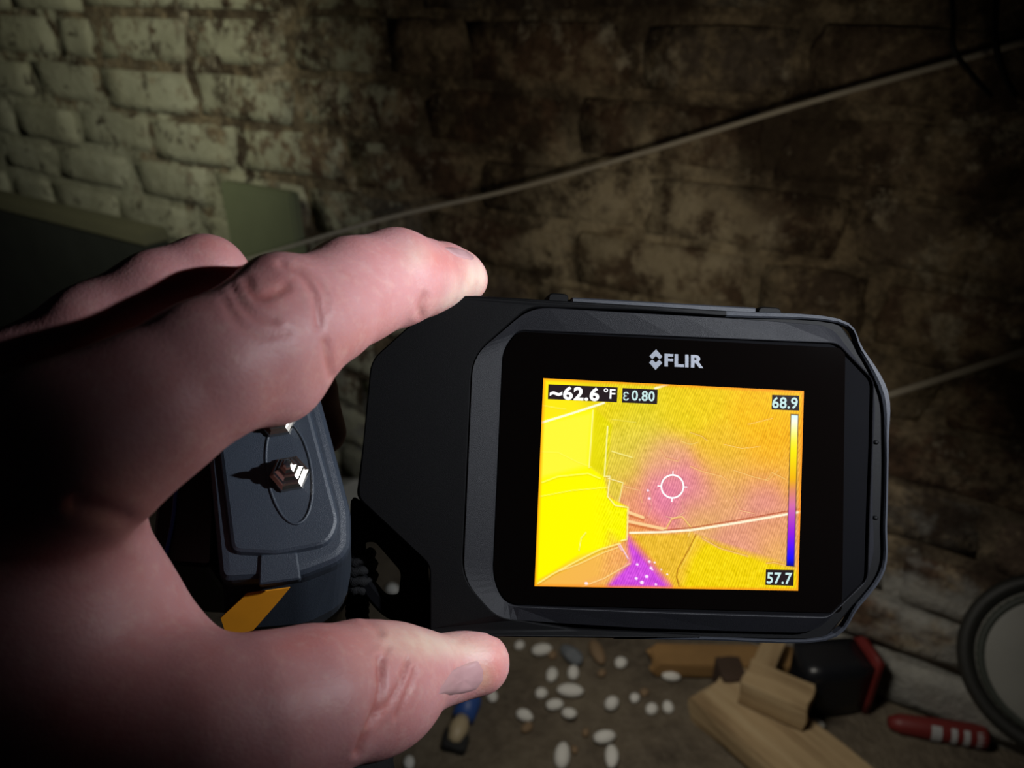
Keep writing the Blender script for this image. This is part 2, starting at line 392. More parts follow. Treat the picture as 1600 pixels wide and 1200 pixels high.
# red tube with white marks
M_WHITE = plain('white_print', (0.42, 0.42, 0.42), 0.6)
a = floorpt(1388, 1128, .012); b = floorpt(1540, 1152, .012); d = (b - a)
rt_ = empty('red_tube', (a + b) / 2); rt_.rotation_euler = (0, 0, math.atan2(d.y, d.x)); L = d.length
prof = [(0.0, -L / 2), (.006, -L / 2), (.011, -L / 2 + .012), (.0125, 0), (.0135, L / 2 - .004), (.012, L / 2), (0.0, L / 2)]
me = lathe(prof, 20); me.transform(Matrix.Rotation(math.radians(90), 4, 'Y')); link('tube_body', me, M_RED, rt_, True)
for k, x in enumerate((-.004, .014, .027, .041)):
    s = 0.0128 + .0006
    vs = []; fs = []
    for i in range(7):
        an = math.radians(-62 + 20 * i) - math.radians(28)
        for q in (-1, 1):
            vs.append((x + q * (.0032 if k else .0055), -math.cos(an + .6) * s, math.sin(an + .6) * s))
    for i in range(6): fs.append((2 * i, 2 * i + 1, 2 * i + 3, 2 * i + 2))
    link('white_mark', fix_normals(mesh(vs, fs)), M_WHITE, rt_)
tag(rt_, 'red tube with white marks lying at the foot of the wall', 'tube')
# blue capped piece
M_BLUE = plain('blue_plastic', (0.03, 0.085, 0.30), 0.45); M_CREAM = plain('cream_plastic', (0.45, 0.36, 0.22), 0.5); M_DK = plain('dark_dirt', (0.012, .012, .012), .8)
a = floorpt(736, 1090, .010); b = floorpt(706, 1165, .010); d = b - a; L = d.length
sb = empty('plastic_bottle', (a + b) / 2); sb.rotation_euler = (0, 0, math.atan2(d.y, d.x))
Ry = Matrix.Rotation(math.radians(90), 4, 'Y')
me = lathe([(0, -L / 2), (.013, -L / 2), (.014, -L / 2 + .004), (.013, -.004), (0, -.004)], 20); me.transform(Ry); link('blue_cap', me, M_BLUE, sb, True)
me = lathe([(0, -.004), (.008, -.004), (.0105, .006), (.011, .014), (.007, L / 2 - .006), (0, L / 2 - .004)], 20); me.transform(Ry); link('bottle_body', me, M_CREAM, sb, True)
ds = link('dark_base', chunk(.024, .030, .010, seed=31, jit=.06), M_DK, sb, True); ds.location = (L / 2 - .010, 0, -.010)
tag(sb, 'small cream bottle with a blue cap lying on the floor below the thumb tip', 'bottle')
# pebbles
M_PEB = plain('white_chip', (0.74, 0.73, 0.68), 0.8, grain=0.5, scale=200, vary=0.2)
M_PEB2 = plain('brown_chip', (0.24, 0.16, 0.09), 0.8, grain=0.5, scale=200, vary=0.3)
M_CLEAR = NT('cloudy_plastic'); M_CLEAR.b.inputs['Base Color'].default_value = (0.25, 0.28, 0.31, 1); M_CLEAR.b.inputs['Roughness'].default_value = 0.15
M_CLEAR.b.inputs['Transmission Weight'].default_value = 0.35; M_CLEAR.bump(M_CLEAR.noise(60), 0.4, 0.004); M_CLEAR = M_CLEAR.m
wl = ['faint white chip close under the thermal camera, right of the thumb tip', 'large white chip under the thermal camera, left of the cloudy grey scrap', 'white chip below and left of the cloudy grey scrap',
      'white chip touching the lower end of the cloudy grey scrap', 'lone white chip right of the cloudy grey scrap, under the thermal camera', 'white chip lying alone, left of the longest white chip',
      'longest white chip, in the middle of the scattered chips', 'upper left chip of the white pair below the longest chip', 'lower right chip of the white pair below the longest chip',
      'bright round white chip alone on dark earth, right of the longest chip', 'small white chip right of the bright round lone chip', 'white chip above a small tan crumb, left of the chip pair',
      'white chip beside the thumb tip', 'upper of two big white chips at the bottom of the picture', 'lower of two big white chips at the bottom of the picture', 'wide white chip at the bottom edge, left of the two big chips',
      'white chip at the bottom edge beside the lanyard, below the thumb', 'tall white chip left of the upper end of the pale plank', 'left chip of the white pair beside the large pale plank',
      'right chip of the white pair beside the large pale plank', 'white chip at the foot of the black case', 'white chip seen through the lanyard loop of the thermal camera']
bl = ['small brown chip against the large white chip beside the cloudy scrap', 'small brown chip right of the cloudy scrap, below its long tan neighbour', 'small brown chip above the wide white chip at the bottom edge',
      'faint brown chip above the two big white chips', 'brown chip between the bright round lone chip and the pale plank', 'long tan chip lying along the right side of the cloudy scrap', 'tan crumb below a white chip, left of the chip pair']
whites = [(812, 1007, 9, 1), (847, 1016, 13, 1.3), (861, 1054, 12, 1.1), (897, 1050, 11, 1.1), (970, 1035, 11, 1), (846, 1082, 11, 1), (891, 1079, 13, 1.7),
          (867, 1101, 12, 1.2), (890, 1114, 12, 1), (957, 1099, 12, 1), (992, 1089, 9, 1), (820, 1117, 12, 1.2), (770, 1086, 10, 1.1), (945, 1152, 14, 1.3),
          (954, 1182, 14, 1.4), (880, 1181, 15, 1.4), (639, 1190, 10, 1.2), (1049, 1055, 11, 1.4), (1019, 1107, 11, 1), (1044, 1104, 11, 1), (1277, 1129, 10, 1.2), (613, 921, 11, 1)]
browns = [(864, 1022, 9, 1), (941, 1050, 8, 1), (897, 1169, 7, 1), (916, 1142, 7, 1), (1007, 1080, 8, 1), (932, 1019, 14, 1.9), (824, 1135, 9, 1.3)]
pebmesh = [blob(1, .22, (1.0, .85, .7), 2, s) for s in range(6)]
for lst, mat, lab, grp in ((whites, M_PEB, wl, 'white chips on the floor'), (browns, M_PEB2, bl, 'brown chips on the floor')):
    ms = [m.copy() for m in pebmesh]
    for m in ms:
        m.materials.append(mat)
        for p in m.polygons: p.use_smooth = True
    for i, (x, y, rp, asp) in enumerate(lst):
        p = floorpt(x, y, 0.006); dd = (p - CAM).dot(F_); rad = rp * dd / FPX
        o = bpy.data.objects.new('pebble', ms[i % 6]); COL.objects.link(o)
        o.location = (p.x, p.y, rad * 0.62); o.scale = (rad * asp, rad, rad); o.rotation_euler = (0, 0, random.uniform(-1.2, 1.2) + .6)
        tag(o, lab[i], 'pebble', grp)
p = floorpt(895, 1022, .008); o = link('plastic_scrap', blob(.021, .25, (1.0, .62, .45), 3, 44), M_CLEAR, None, True); o.location = (p.x, p.y, .009); o.rotation_euler = (0, 0, -.9)
tag(o, 'cloudy grey plastic scrap lying among the white chips', 'scrap')
# pale stone behind, seen in the gap left of the handheld screen
p = wallpt(552, 740, .05)
o = link('pale_stone', blob(.062, .3, (1, .75, .8), 2, 53), plain('pale_stone', (.42, .41, .36), .85, grain=.5, scale=60, vary=.3), None, False); p = floorpt(560, 800, .05); o.location = (p.x, p.y, .055)
tag(o, 'pale stone on the floor, seen between the grey meter and the handheld screen', 'stone')

# ------------------------------------------------------------------ handheld thermal imager
# its face: origin, right, up and out-towards-us directions, in millimetres in front of the camera
FO = np.array([42.1427, -26.7899, 194.0762]); FX = np.array([0.99241643, -0.04784335, 0.11322832]); FY = np.array([0.04385111, 0.99833435, 0.03749147])
FZ = np.array([0.11483344, 0.03224196, -0.99286139])
def c2w_dir(v): return R_ * v[0] + U_ * v[1] + F_ * v[2]
def frame(O, X, Y, Z):                   # camera-relative mm frame -> world matrix in metres
    x, y, z = (c2w_dir(v) for v in (X, Y, Z)); o = cw(*(np.array(O) / 1000))
    return Matrix(((x.x, y.x, z.x, o.x), (x.y, y.y, z.y, o.y), (x.z, y.z, z.z, o.z), (0, 0, 0, 1)))
def to_local(px, py, O, X, Y, Z, h=0.0):  # where the sight line meets the plane at height h of that frame (mm)
    d = np.array([(px - 800) / FPX, (600 - py) / FPX, 1.0]); P = O + Z * h
    t = P.dot(Z) / d.dot(Z); q = d * t - O
    return q.dot(X), q.dot(Y)
def L(px, py, h=0.0): return Vector(to_local(px, py, FO, FX, FY, FZ, h))
def LP(pts, h=0.0): return [L(x, y, h) for x, y in pts]
MM = 0.001
def mm(me): me.transform(Matrix.Scale(MM, 4)); return me
M_SHELL = plain('black_rubber', (0.002, 0.002, 0.0023), 0.6, spec=.1, grain=0.25, scale=1500, vary=.1)
M_FRAME = plain('charcoal_rubber', (0.0065, 0.0066, 0.0085), 0.55, spec=.16, grain=0.35, scale=1500, vary=.1)
M_RIM = plain('dark_grey_rubber', (0.022, 0.024, 0.030), 0.5, spec=.25, grain=0.35, scale=1500, vary=.1)
M_GLASS = plain('black_glass', (0.0014, 0.001, 0.0009), 0.05, spec=.35, vary=.05)
M_MATTE = plain('matte_black', (0.002, 0.002, 0.0026), 0.8, spec=.03)
def emit(name, color=None, attr=None, strength=1.0):
    m = NT(name); m.b.inputs['Base Color'].default_value = (0, 0, 0, 1); m.b.inputs['Roughness'].default_value = 0.3; m.b.inputs['Specular IOR Level'].default_value = .06
    if attr:
        a = m.n('ShaderNodeAttribute'); a.attribute_name = attr; m.l(a.outputs['Color'], m.b.inputs['Emission Color'])
    else: m.b.inputs['Emission Color'].default_value = lin(color)
    m.b.inputs['Emission Strength'].default_value = strength; return m.m
FM = frame(FO, FX, FY, FZ)
fr = empty('thermal_camera', mw=FM)
tag(fr, 'black handheld thermal camera with a glowing yellow and purple screen, gripped between finger and thumb', 'thermal camera')
# rear shell with the left face
h = -3.0
XA = L(828, 481, 2.8).x; XB = L(1137, 496, -2).x; XC = L(1300, 508, -2).x
XD = L(775, 966, 2.8).x; YM = L(1050, 760).y
def zf(p):                               # height of the cover and frame edge: tall on the left, low on the right
    if p.y > YM: k = ((-1e3, 2.2), (XA, 2.2), (XB, .3), (XC, -2.0), (1e3, -2.4))
    else: k = ((-1e3, 2.2), (XD, 2.2), (XD + 8, -.6), (XB, -1.8), (1e3, -2.4))
    return float(np.interp(p.x, [q[0] for q in k], [q[1] for q in k]))
body = roundpoly(LP([(582, 570), (692, 459), (745, 461), (1308, 495), (1391, 612), (1385, 891), (1289, 1003), (672, 996), (672, 884), (556, 778)], h), [3, 3, 2, 3, 3.5, 3.5, 3, 1.5, 2, 2], 6)
link('rear_shell', mm(loft([(inset(body, 4), -24), (inset(body, 1.2), -22.5), (inset(body, .2), -19), (inset(body, 0), -9), (inset(body, 0.0), -4.2), (inset(body, .35), -3.4), (inset(body, .9), -3)])), M_SHELL, fr, False)
# grip cover on the left, running out along the top and bottom edges
gp = [(579, 562), (692, 460.5), (747, 461), (1000, 477), (1137, 485), (1137, 494), (1000, 486), (826, 480), (738, 557), (722, 902), (778, 966), (900, 986), (1100, 997), (1100, 1001.5), (900, 999), (690, 997), (671, 993), (671, 884), (558, 778)]
gq = roundpoly([L(x, y, 2.8 if x < 830 else .5) for x, y in gp], [3, 3, 2, 1, .2, .2, 1, 3, 5, 5, 4, 2, .2, .2, 1, 1.5, 1.5, 2, 2], 5)
zz = [zf(p) for p in gq]
link('grip_cover', mm(loft([(inset(gq, .15), [min(-3.2, z_ - .3) for z_ in zz]), (inset(gq, .0), [max(-3.1, z_ - 1.0) for z_ in zz]), (inset(gq, .12), [z_ - .35 for z_ in zz]), (inset(gq, .4), zz)])), M_SHELL, fr)
# lanyard loop at the lower left corner
ho = roundpoly(LP([(668, 865), (548, 775), (546, 876), (562, 922), (597, 962), (676, 996)], -8), [1, 2, 3, 4, 3, 1], 4)
hi = roundpoly(LP([(627, 893), (586, 846), (570, 847), (571, 896), (603, 935), (622, 934)], -8), [1.5, 1, 1, 1.5, 2, 1], 4)
n = len(ho); vs = []; fs = []
for zz, ins in ((-12.5, .8), (-11.7, 0), (-7.6, 0), (-6.8, .8)):
    vs += [(p.x, p.y, zz) for p in inset(ho, ins)] + [(p.x, p.y, zz) for p in inset(hi, -ins)]
for k in range(3):
    for i in range(n):
        j = (i + 1) % n; a = k * 2 * n; b = (k + 1) * 2 * n
        fs += [(a + i, a + j, b + j, b + i), (a + n + j, a + n + i, b + n + i, b + n + j)]
for a in (0, 6 * n):
    for i in range(n): j = (i + 1) % n; fs.append((a + i, a + j, a + n + j, a + n + i))
link('lanyard_loop', mm(fix_normals(mesh(vs, fs))), M_MATTE, fr)
# sloped frame round the screen
fo = LP([(722, 902), (737, 558), (828, 481), (905, 485), (980, 489), (1060, 493), (1137, 497), (1220, 502), (1309, 508), (1376, 622), (1371, 700), (1370, 805), (1373, 885), (1283, 993), (1150, 990), (1000, 984), (880, 976), (778, 966)], 0)
fi = LP([(768, 905), (784, 546), (808, 514), (890, 517.5), (970, 521), (1055, 524.5), (1137, 528), (1220, 531.5), (1309, 535), (1366, 594), (1364, 690), (1360, 800), (1357, 906), (1295, 966), (1150, 962), (1000, 957), (880, 952), (788, 948)], .6)
ro = [5, 5, 5, 1, 1, 1, 1, 1, 5, 5, 1, 1, 6, 6, 1, 1, 1, 5]; ri = [4, 4, 2, 1, 1, 1, 1, 1, 2, 2, 1, 1, 2, 2, 1, 1, 1, 4]
RO = roundpoly(fo, ro, 5); RI = roundpoly(fi, ri, 5)
mid = [a * .06 + b * .94 for a, b in zip(RO, RI)]
zo = [zf(p) for p in RO]; zi = [.1 + .5 * min(1, max(0, (2.2 - z_) / 2.6)) for z_ in zo]; lerp = lambda t: [a * (1 - t) + b * t for a, b in zip(zo, zi)]
me = loft([(inset(RO, -.1), -4.0), (RO, [z_ - .3 for z_ in zo]), ([a * .97 + b * .03 for a, b in zip(RO, RI)], lerp(.03)), (mid, lerp(.95)), (RI, zi), (inset(RI, .2), [z_ - .15 for z_ in zi]), (inset(RI, .3), -.5)], cap0=False, cap1=False)
link('screen_frame', mm(me), M_FRAME, fr)
link('screen_surround', mm(loft([(inset(RI, -.1), -1.2), (inset(RI, .05), -.35)])), M_MATTE, fr)
gl = roundpoly(LP([(770, 902), (786, 548), (809, 518), (1321, 544), (1316, 958), (790, 944)]), [4, 4, 2, 2, 2, 4], 5)
link('screen_glass', mm(loft([(gl, -.5), (gl, -.05), (inset(gl, .15), 0)])), M_GLASS, fr)
# outer rubber rim, seen past a dark gap
rin = LP([(1000, 487), (1137, 495), (1310, 504), (1345, 548), (1379, 618), (1384, 690), (1384, 755), (1382, 820), (1379, 888), (1340, 945), (1287, 998), (1100, 997), (960, 995)], -1.6)
rou = LP([(1000, 477), (1137, 484.5), (1311, 496), (1352, 545), (1392, 612), (1391.5, 690), (1390.5, 755), (1389, 820), (1386, 892), (1345, 950), (1290, 1003.5), (1100, 1002), (960, 1000)], -1.6)
rin = [Vector(p[:2]) for p in spline([(p.x, p.y, 0) for p in rin], 5)]; rou = [Vector(p[:2]) for p in spline([(p.x, p.y, 0) for p in rou], 5)]
vs = []; fs = []; m_ = len(rin)
for a, b in zip(rin, rou):
    c_ = (a + b) / 2
    vs += [(a.x, a.y, -4), (a.x, a.y, -2.2), (a.x * .75 + b.x * .25, a.y * .75 + b.y * .25, -1.7), (a.x * .2 + b.x * .8, a.y * .2 + b.y * .8, -2.0), (b.x, b.y, -3.2), (b.x, b.y, -5)]
for i in range(m_ - 1):
    for k in range(6): l = (k + 1) % 6; fs.append((i * 6 + k, i * 6 + l, i * 6 + 6 + l, i * 6 + 6 + k))
fs += [tuple(range(6)), tuple(range((m_ - 1) * 6, m_ * 6))]
link('outer_rim', mm(fix_normals(mesh(vs, fs))), M_RIM, fr)
# notch studs in the gap, top edge buttons and flap
for (x, y) in ((1369, 691), (1368, 809)):
    c_ = L(x, y, -1.6); me = blob(.9, .1, (1, .8, .8), 1, 2); mm(me); o = link('latch_stud', me, M_SHELL, fr, True); o.location = (c_.x * MM, c_.y * MM, -1.8 * MM)
def top_block(name, x0, y0, x1, y1, hgt, z0, z1, mat, rad):
    a = L(x0, y0, z1); b = L(x1, y1, z1); d = (b - a).normalized(); nn = Vector((-d.y, d.x))
    a0 = a - nn * 3; b0 = b - nn * 3
    pl = roundpoly([a0, b0, b + nn * hgt, a + nn * hgt], [.2, .2, rad, rad], 4)
    return link(name, mm(loft([(inset(pl, .4), z0), (pl, z0 + .5), (pl, z1 - .5), (inset(pl, .4), z1)])), mat, fr)
top_block('button', 856, 468, 889, 470, 1.9, -14, -5, M_SHELL, 1.6)
top_block('button', 1184, 488, 1222, 490, 1.7, -14, -5, M_SHELL, 1.8)
top_block('side_flap', 893, 469.5, 1182, 485.5, .9, -17, -4, M_RIM, .5)
# rear lens and lamp
me = lathe([(0, -30), (6.5, -30), (8, -29), (9, -26), (9.5, -23.5), (0, -23.5)], 28); me.transform(Matrix.Translation((20, 10, 0))); link('lens_barrel', mm(me), M_RIM, fr)
# ---- the display
def hexlin(a):
    a = np.asarray(a, float) / 255; return np.where(a <= .04045, a / 12.92, ((a + .055) / 1.055) ** 2.4)
DW, DH = 71.0, 53.25; gx, gy = 350, 270
X, Y = np.meshgrid(np.linspace(-DW / 2, DW / 2, gx), np.linspace(DH / 2, -DH / 2, gy))
Pc = FO[None, None] + X[..., None] * FX + Y[..., None] * FY
A = 800 + FPX * Pc[..., 0] / Pc[..., 2]; B = 600 - FPX * Pc[..., 1] / Pc[..., 2]     # display layout read off the photograph
ctrl = [(870, 650, 252, 232, 20), (900, 700, 255, 240, 60), (860, 760, 255, 245, 10), (900, 850, 255, 250, 0), (850, 900, 255, 225, 10), (960, 625, 232, 210, 20), (995, 680, 222, 202, 60),
        (960, 735, 222, 198, 60), (1000, 640, 226, 206, 30), (1060, 640, 232, 204, 20), (1100, 620, 238, 200, 15), (1180, 640, 248, 188, 12), (1200, 700, 250, 178, 15), (1130, 700, 238, 190, 35),
        (1035, 715, 230, 165, 120), (1050, 760, 226, 122, 160), (1035, 800, 225, 112, 172), (1090, 762, 224, 128, 152), (1140, 765, 226, 165, 105), (1190, 770, 220, 132, 145), (985, 785, 232, 150, 110),
        (1085, 805, 226, 170, 98), (1205, 820, 228, 155, 112), (1240, 740, 240, 175, 60), (1010, 835, 238, 160, 60), (1150, 850, 226, 150, 125), (1225, 870, 232, 170, 95), (920, 895, 242, 188, 85), (885, 908, 246, 190, 55),
        (1130, 735, 236, 178, 70), (1180, 735, 240, 175, 60)]
num = np.zeros((gy, gx, 3)); den = np.zeros((gy, gx))
for x, y, *c in ctrl:
    wgt = np.exp(-((A - x) ** 2 + (B - y) ** 2) / (2 * 24.0 ** 2)) + 1e-9 / ((A - x) ** 2 + (B - y) ** 2 + 1); num += wgt[..., None] * np.array(c); den += wgt
img = num / den[..., None]
def smooth_noise(sx, sy, seed):
    g = np.random.default_rng(seed).normal(size=(sy + 3, sx + 3)); xs = np.linspace(0, sx, gx); ys = np.linspace(0, sy, gy)
    xi = xs.astype(int); yi = ys.astype(int); fx = xs - xi; fy = ys - yi; fx = fx * fx * (3 - 2 * fx); fy = fy * fy * (3 - 2 * fy)
    a = g[yi][:, xi]; b = g[yi][:, xi + 1]; c = g[yi + 1][:, xi]; d = g[yi + 1][:, xi + 1]
    return (a * (1 - fx) + b * fx) * (1 - fy)[:, None] + (c * (1 - fx) + d * fx) * fy[:, None]
def sd_poly(pts):
    d = np.full(A.shape, 1e9); ins = np.zeros(A.shape, bool); n = len(pts)
    for i in range(n):
        (x0, y0), (x1, y1) = pts[i], pts[(i + 1) % n]; ex, ey = x1 - x0, y1 - y0
        t = np.clip(((A - x0) * ex + (B - y0) * ey) / (ex * ex + ey * ey), 0, 1); d = np.minimum(d, np.hypot(A - x0 - t * ex, B - y0 - t * ey))
        c = ((y0 > B) != (y1 > B)) & (A < (x1 - x0) * (B - y0) / ((y1 - y0) + 1e-12) + x0); ins ^= c
    return np.where(ins, -d, d)
def fill(pts, col, soft=2.0, a=1.0):
    global img
    k = np.clip(.5 - sd_poly(pts) / soft, 0, 1)[..., None] * a; img = img * (1 - k) + np.array(col) * k
def line(pts, wd, col, a=1.0, soft=1.0):
    global img
    d = np.full(A.shape, 1e9)
    for (x0, y0), (x1, y1) in zip(pts[:-1], pts[1:]):
        ex, ey = x1 - x0, y1 - y0; t = np.clip(((A - x0) * ex + (B - y0) * ey) / (ex * ex + ey * ey + 1e-9), 0, 1); d = np.minimum(d, np.hypot(A - x0 - t * ex, B - y0 - t * ey))
    k = np.clip((wd / 2 - d) / soft + .5, 0, 1)[..., None] * a; img = img * (1 - k) + np.array(col) * k
def Z5(pts): return [(800 + x / 3.2, 560 + y / 3.2) for x, y in pts]
YEL = (255, 248, 0)
fill(Z5([(580, 895), (810, 1160), (450, 1160), (560, 960)]), (206, 70, 224), 14)
fill(Z5([(600, 880), (900, 870), (830, 1090), (815, 1140)]), (232, 182, 45), 8)
fill(Z5([(905, 890), (1440, 1060), (1440, 1165), (815, 1165), (840, 1050)]), (240, 208, 8), 14)
fill(Z5([(835, 1000), (920, 890), (960, 930), (900, 1000), (850, 1165), (815, 1165)]), (240, 190, 50), 12, .8)
fill(Z5([(130, 310), (415, 250), (385, 540), (460, 590), (480, 690), (580, 745), (570, 910), (330, 985), (110, 1125)]), YEL, 5)
fill(Z5([(150, 320), (405, 265), (380, 540), (300, 560), (140, 600)]), (255, 245, 70), 10, .8)
fill(Z5([(140, 1110), (570, 915), (590, 1020), (450, 1160), (120, 1160)]), (243, 180, 80), 10, .9)
fill(Z5([(490, 880), (560, 930), (590, 1000), (430, 1110), (300, 1160), (440, 1160)]), (236, 150, 100), 20, .5)
fill(Z5([(415, 255), (500, 330), (470, 590), (390, 540)]), (226, 216, 0), 4, .8)
fill(Z5([(480, 600), (555, 620), (535, 720), (480, 680)]), (226, 205, 60), 4, .8)
# diagonal stipple of the sensor
st = .5 + .5 * np.sin(A * 1.55 + B * .55 + 2.2 * smooth_noise(10, 8, 3)); mask = np.clip((A - 925) / 25, 0, 1)
img = img * (1 - (mask * st * .085)[..., None]) + (mask * (1 - st) * .07)[..., None] * np.array([255, 255, 150])
line_n = smooth_noise(110, 85, 5); line_m = smooth_noise(60, 46, 8); img += (line_n * 7 * mask)[..., None] * np.array([1, .9, .8])
# edges drawn over the heat picture: pale line with a darker twin
def edge(pts, wd=1.6, col=(255, 250, 190), dark=(205, 140, 20), a=.85):
    line([(x + .2, y + wd * .95) for x, y in Z5(pts)], wd * .8, dark, a * .55); line(Z5(pts), wd, col, a)
edge([(405, 260), (385, 545)], 1.8, (255, 255, 170)); edge([(478, 340), (462, 590)], 1.8, (255, 255, 190))
edge([(150, 620), (230, 590), (380, 575), (440, 600)], 2.0, (255, 255, 110), (215, 205, 0)); edge([(140, 690), (300, 660), (470, 645)], 1.2, (255, 255, 120), (200, 190, 0))
edge([(470, 590), (490, 590), (478, 690), (515, 735), (580, 745), (575, 905), (545, 912)], 1.8)
edge([(540, 925), (440, 955), (330, 1010), (200, 1080), (130, 1125)], 2.4, (255, 240, 140), (190, 120, 10))
edge([(230, 1065), (330, 1030), (460, 970), (530, 945)], 1.6, (255, 230, 150), (210, 130, 30))
edge([(110, 465), (230, 470), (330, 520), (400, 545)], 1.0, (255, 255, 120), (205, 195, 0), .6); edge([(150, 235), (270, 255)], 1.0, (255, 250, 120), (220, 190, 0))
edge([(335, 960), (345, 900), (370, 870)], 1.2, (255, 255, 170), (150, 130, 0)); edge([(480, 600), (555, 622), (535, 715)], 1.4)
edge([(500, 465), (600, 495)], 1.8, (250, 240, 150), (190, 160, 30)); edge([(500, 305), (620, 320)], 1.0, (245, 235, 120), (190, 170, 30), .6)
edge([(300, 1160), (460, 1100), (590, 1025)], 1.5, (255, 225, 160), (215, 130, 60)); edge([(540, 930), (580, 1000)], 2.0, (255, 225, 235), (180, 70, 190)); edge([(530, 930), (548, 960)], 1.6, (255, 220, 200), (190, 90, 160))
for p, c in (([(890, 370), (950, 390), (975, 410)], (190, 120, 20)), ([(740, 460), (770, 500), (830, 515), (840, 500)], (200, 100, 70)), ([(850, 415), (890, 430), (930, 420)], (200, 150, 20)),
             ([(890, 540), (950, 565), (1050, 590), (1090, 630)], (220, 130, 60)), ([(1110, 560), (1200, 590), (1280, 610), (1330, 560)], (220, 140, 40)), ([(1110, 690), (1140, 760), (1210, 775)], (205, 100, 90)),
             ([(1280, 600), (1300, 570), (1370, 605)], (215, 140, 40)), ([(850, 700), (860, 770), (810, 800), (770, 790)], (200, 95, 130)), ([(950, 900), (1040, 950), (1180, 990)], (205, 110, 120)), ([(1270, 1025), (1310, 1020), (1370, 1035)], (200, 80, 50)),
             ([(690, 660), (700, 740), (680, 790)], (205, 100, 140)), ([(560, 640), (640, 660), (650, 720)], (215, 120, 90)), ([(1060, 430), (1150, 450), (1240, 440)], (225, 150, 10)), ([(1180, 330), (1300, 300)], (228, 150, 10))):
    edge(p, 1.1, (255, 225, 150), c, .75)
    q = Z5(p); line([(x, y - 1.2) for x, y in q], 1.0, c, .6)
line(Z5([(920, 880), (880, 960), (830, 1050), (822, 1090), (835, 1140)]), 1.5, (150, 85, 15), .85); line(Z5([(930, 885), (890, 965), (842, 1050)]), 1.0, (255, 225, 110), .7)
for p in ([(585, 770), (655, 795)], [(585, 815), (770, 855)]): edge(p, 4.5, (250, 210, 150), (190, 90, 40), .95)
edge([(770, 850), (800, 800), (850, 790), (900, 850), (880, 890)], 1.6, (255, 225, 130), (190, 110, 20))
line(Z5([(590, 872), (760, 868), (900, 858), (1130, 822), (1440, 768)]), 3.4, (255, 246, 214)); line(Z5([(760, 858), (900, 846), (1130, 808), (1440, 752)]), 1.5, (170, 70, 40), .9)
line(Z5([(145, 322), (300, 275), (460, 222)]), 3.2, (255, 255, 225)); line(Z5([(715, 150), (780, 130)]), 3.2, (255, 250, 210))
for x, y, r in ((625, 1030, 2.2), (686, 1016, 2.4), (712, 1020, 1.8), (694, 1048, 2.6), (672, 1090, 3.0), (648, 1120, 3.4), (620, 1100, 2.6), (700, 1056, 1.5), (718, 1130, 2), (775, 1080, 1.6), (678, 660, 2), (685, 700, 2.4), (370, 1125, 3), (745, 1055, 1.4)):
    q = Z5([(x, y)])[0]; line([q, (q[0] + .6, q[1])], r * 1.6, (255, 235, 255), .95)
img = np.clip(img, 0, 255)
bd = np.minimum(np.minimum(X + DW / 2, DW / 2 - X), np.minimum(Y + DH / 2, DH / 2 - Y)); k = np.clip(1 - bd / .9, 0, 1)[..., None] * .75; img = img * (1 - k) + np.array([250, 140, 20]) * k
fill(Z5([(1393, 278), (1433, 280), (1412, 1042), (1370, 1038)]), (60, 40, 30), 1.0)
u_ = np.clip((B - 648) / (884 - 648), 0, 1); sc = np.stack([np.interp(u_, [0, .05, .18, .25, .42, .5, .6, .78, .87, .95, 1], c) for c in
     ((215, 255, 255, 250, 245, 225, 215, 150, 90, 30, 10), (250, 255, 240, 235, 185, 140, 110, 30, 20, 20, 10), (255, 225, 60, 0, 10, 100, 170, 220, 250, 255, 150))], -1)
k = np.clip(.5 - sd_poly(Z5([(1396, 282), (1430, 284), (1409, 1038), (1374, 1034)])) / .8, 0, 1)[..., None]; img = img * (1 - k) + sc * k
idx = np.arange(gx * gy).reshape(gy, gx)
quads = np.stack([idx[:-1, :-1], idx[1:, :-1], idx[1:, 1:], idx[:-1, 1:]], -1).reshape(-1, 4)
me = bpy.data.meshes.new('display'); co_ = np.stack([X, Y, np.full(X.shape, .04)], -1).reshape(-1, 3) * MM
me.from_pydata(co_.tolist(), [], quads.tolist())
at = me.color_attributes.new('picture', 'FLOAT_COLOR', 'POINT'); at.data.foreach_set('color', np.concatenate([hexlin(img.reshape(-1, 3)), np.ones((gx * gy, 1))], 1).astype(np.float32).ravel())
ds_ = link('display', me, emit('thermal_picture', attr='picture', strength=1.05), fr)
# read-outs
M_PLATE = emit('readout_plate', (40, 30, 34)); M_WT = emit('readout_white', (255, 255, 255), strength=1.1); M_CY = emit('readout_pale_blue', (205, 238, 236), strength=1.0)
M_LOGO = plain('printed_grey', (0.15, 0.165, 0.20), 0.5)
def plate(pts, parent):
    me = loft([(LP(pts), .05), (LP(pts), .08)]); return link('readout_plate', mm(me), M_PLATE, parent)
def text_mesh(body, bold):
    c = bpy.data.curves.new('t', 'FONT'); c.body = body; c.offset = bold; c.resolution_u = 4; c.size = 1; c.space_character = 1 + bold * 2.2
    o = bpy.data.objects.new('t', c); COL.objects.link(o); bpy.context.view_layer.update()
    me = bpy.data.meshes.new_from_object(o.evaluated_get(bpy.context.evaluated_depsgraph_get())); bpy.data.objects.remove(o); bpy.data.curves.remove(c); return me
def text_at(name, body, quad, mat, parent, bold=0.0, h=.1):
    """fit the lettering into the four photograph points TL TR BR BL on the face"""
    me = text_mesh(body, bold); q = LP(quad); xs = [v.co.x for v in me.vertices]; ys = [v.co.y for v in me.vertices]
    x0, x1, y0, y1 = min(xs), max(xs), min(ys), max(ys)
    for v in me.vertices:
        s = (v.co.x - x0) / (x1 - x0); t = (v.co.y - y0) / (y1 - y0)
        p = (q[3] * (1 - s) + q[2] * s) * (1 - t) + (q[0] * (1 - s) + q[1] * s) * t; v.co = (p.x, p.y, h)
    return link(name, mm(me), mat, parent)
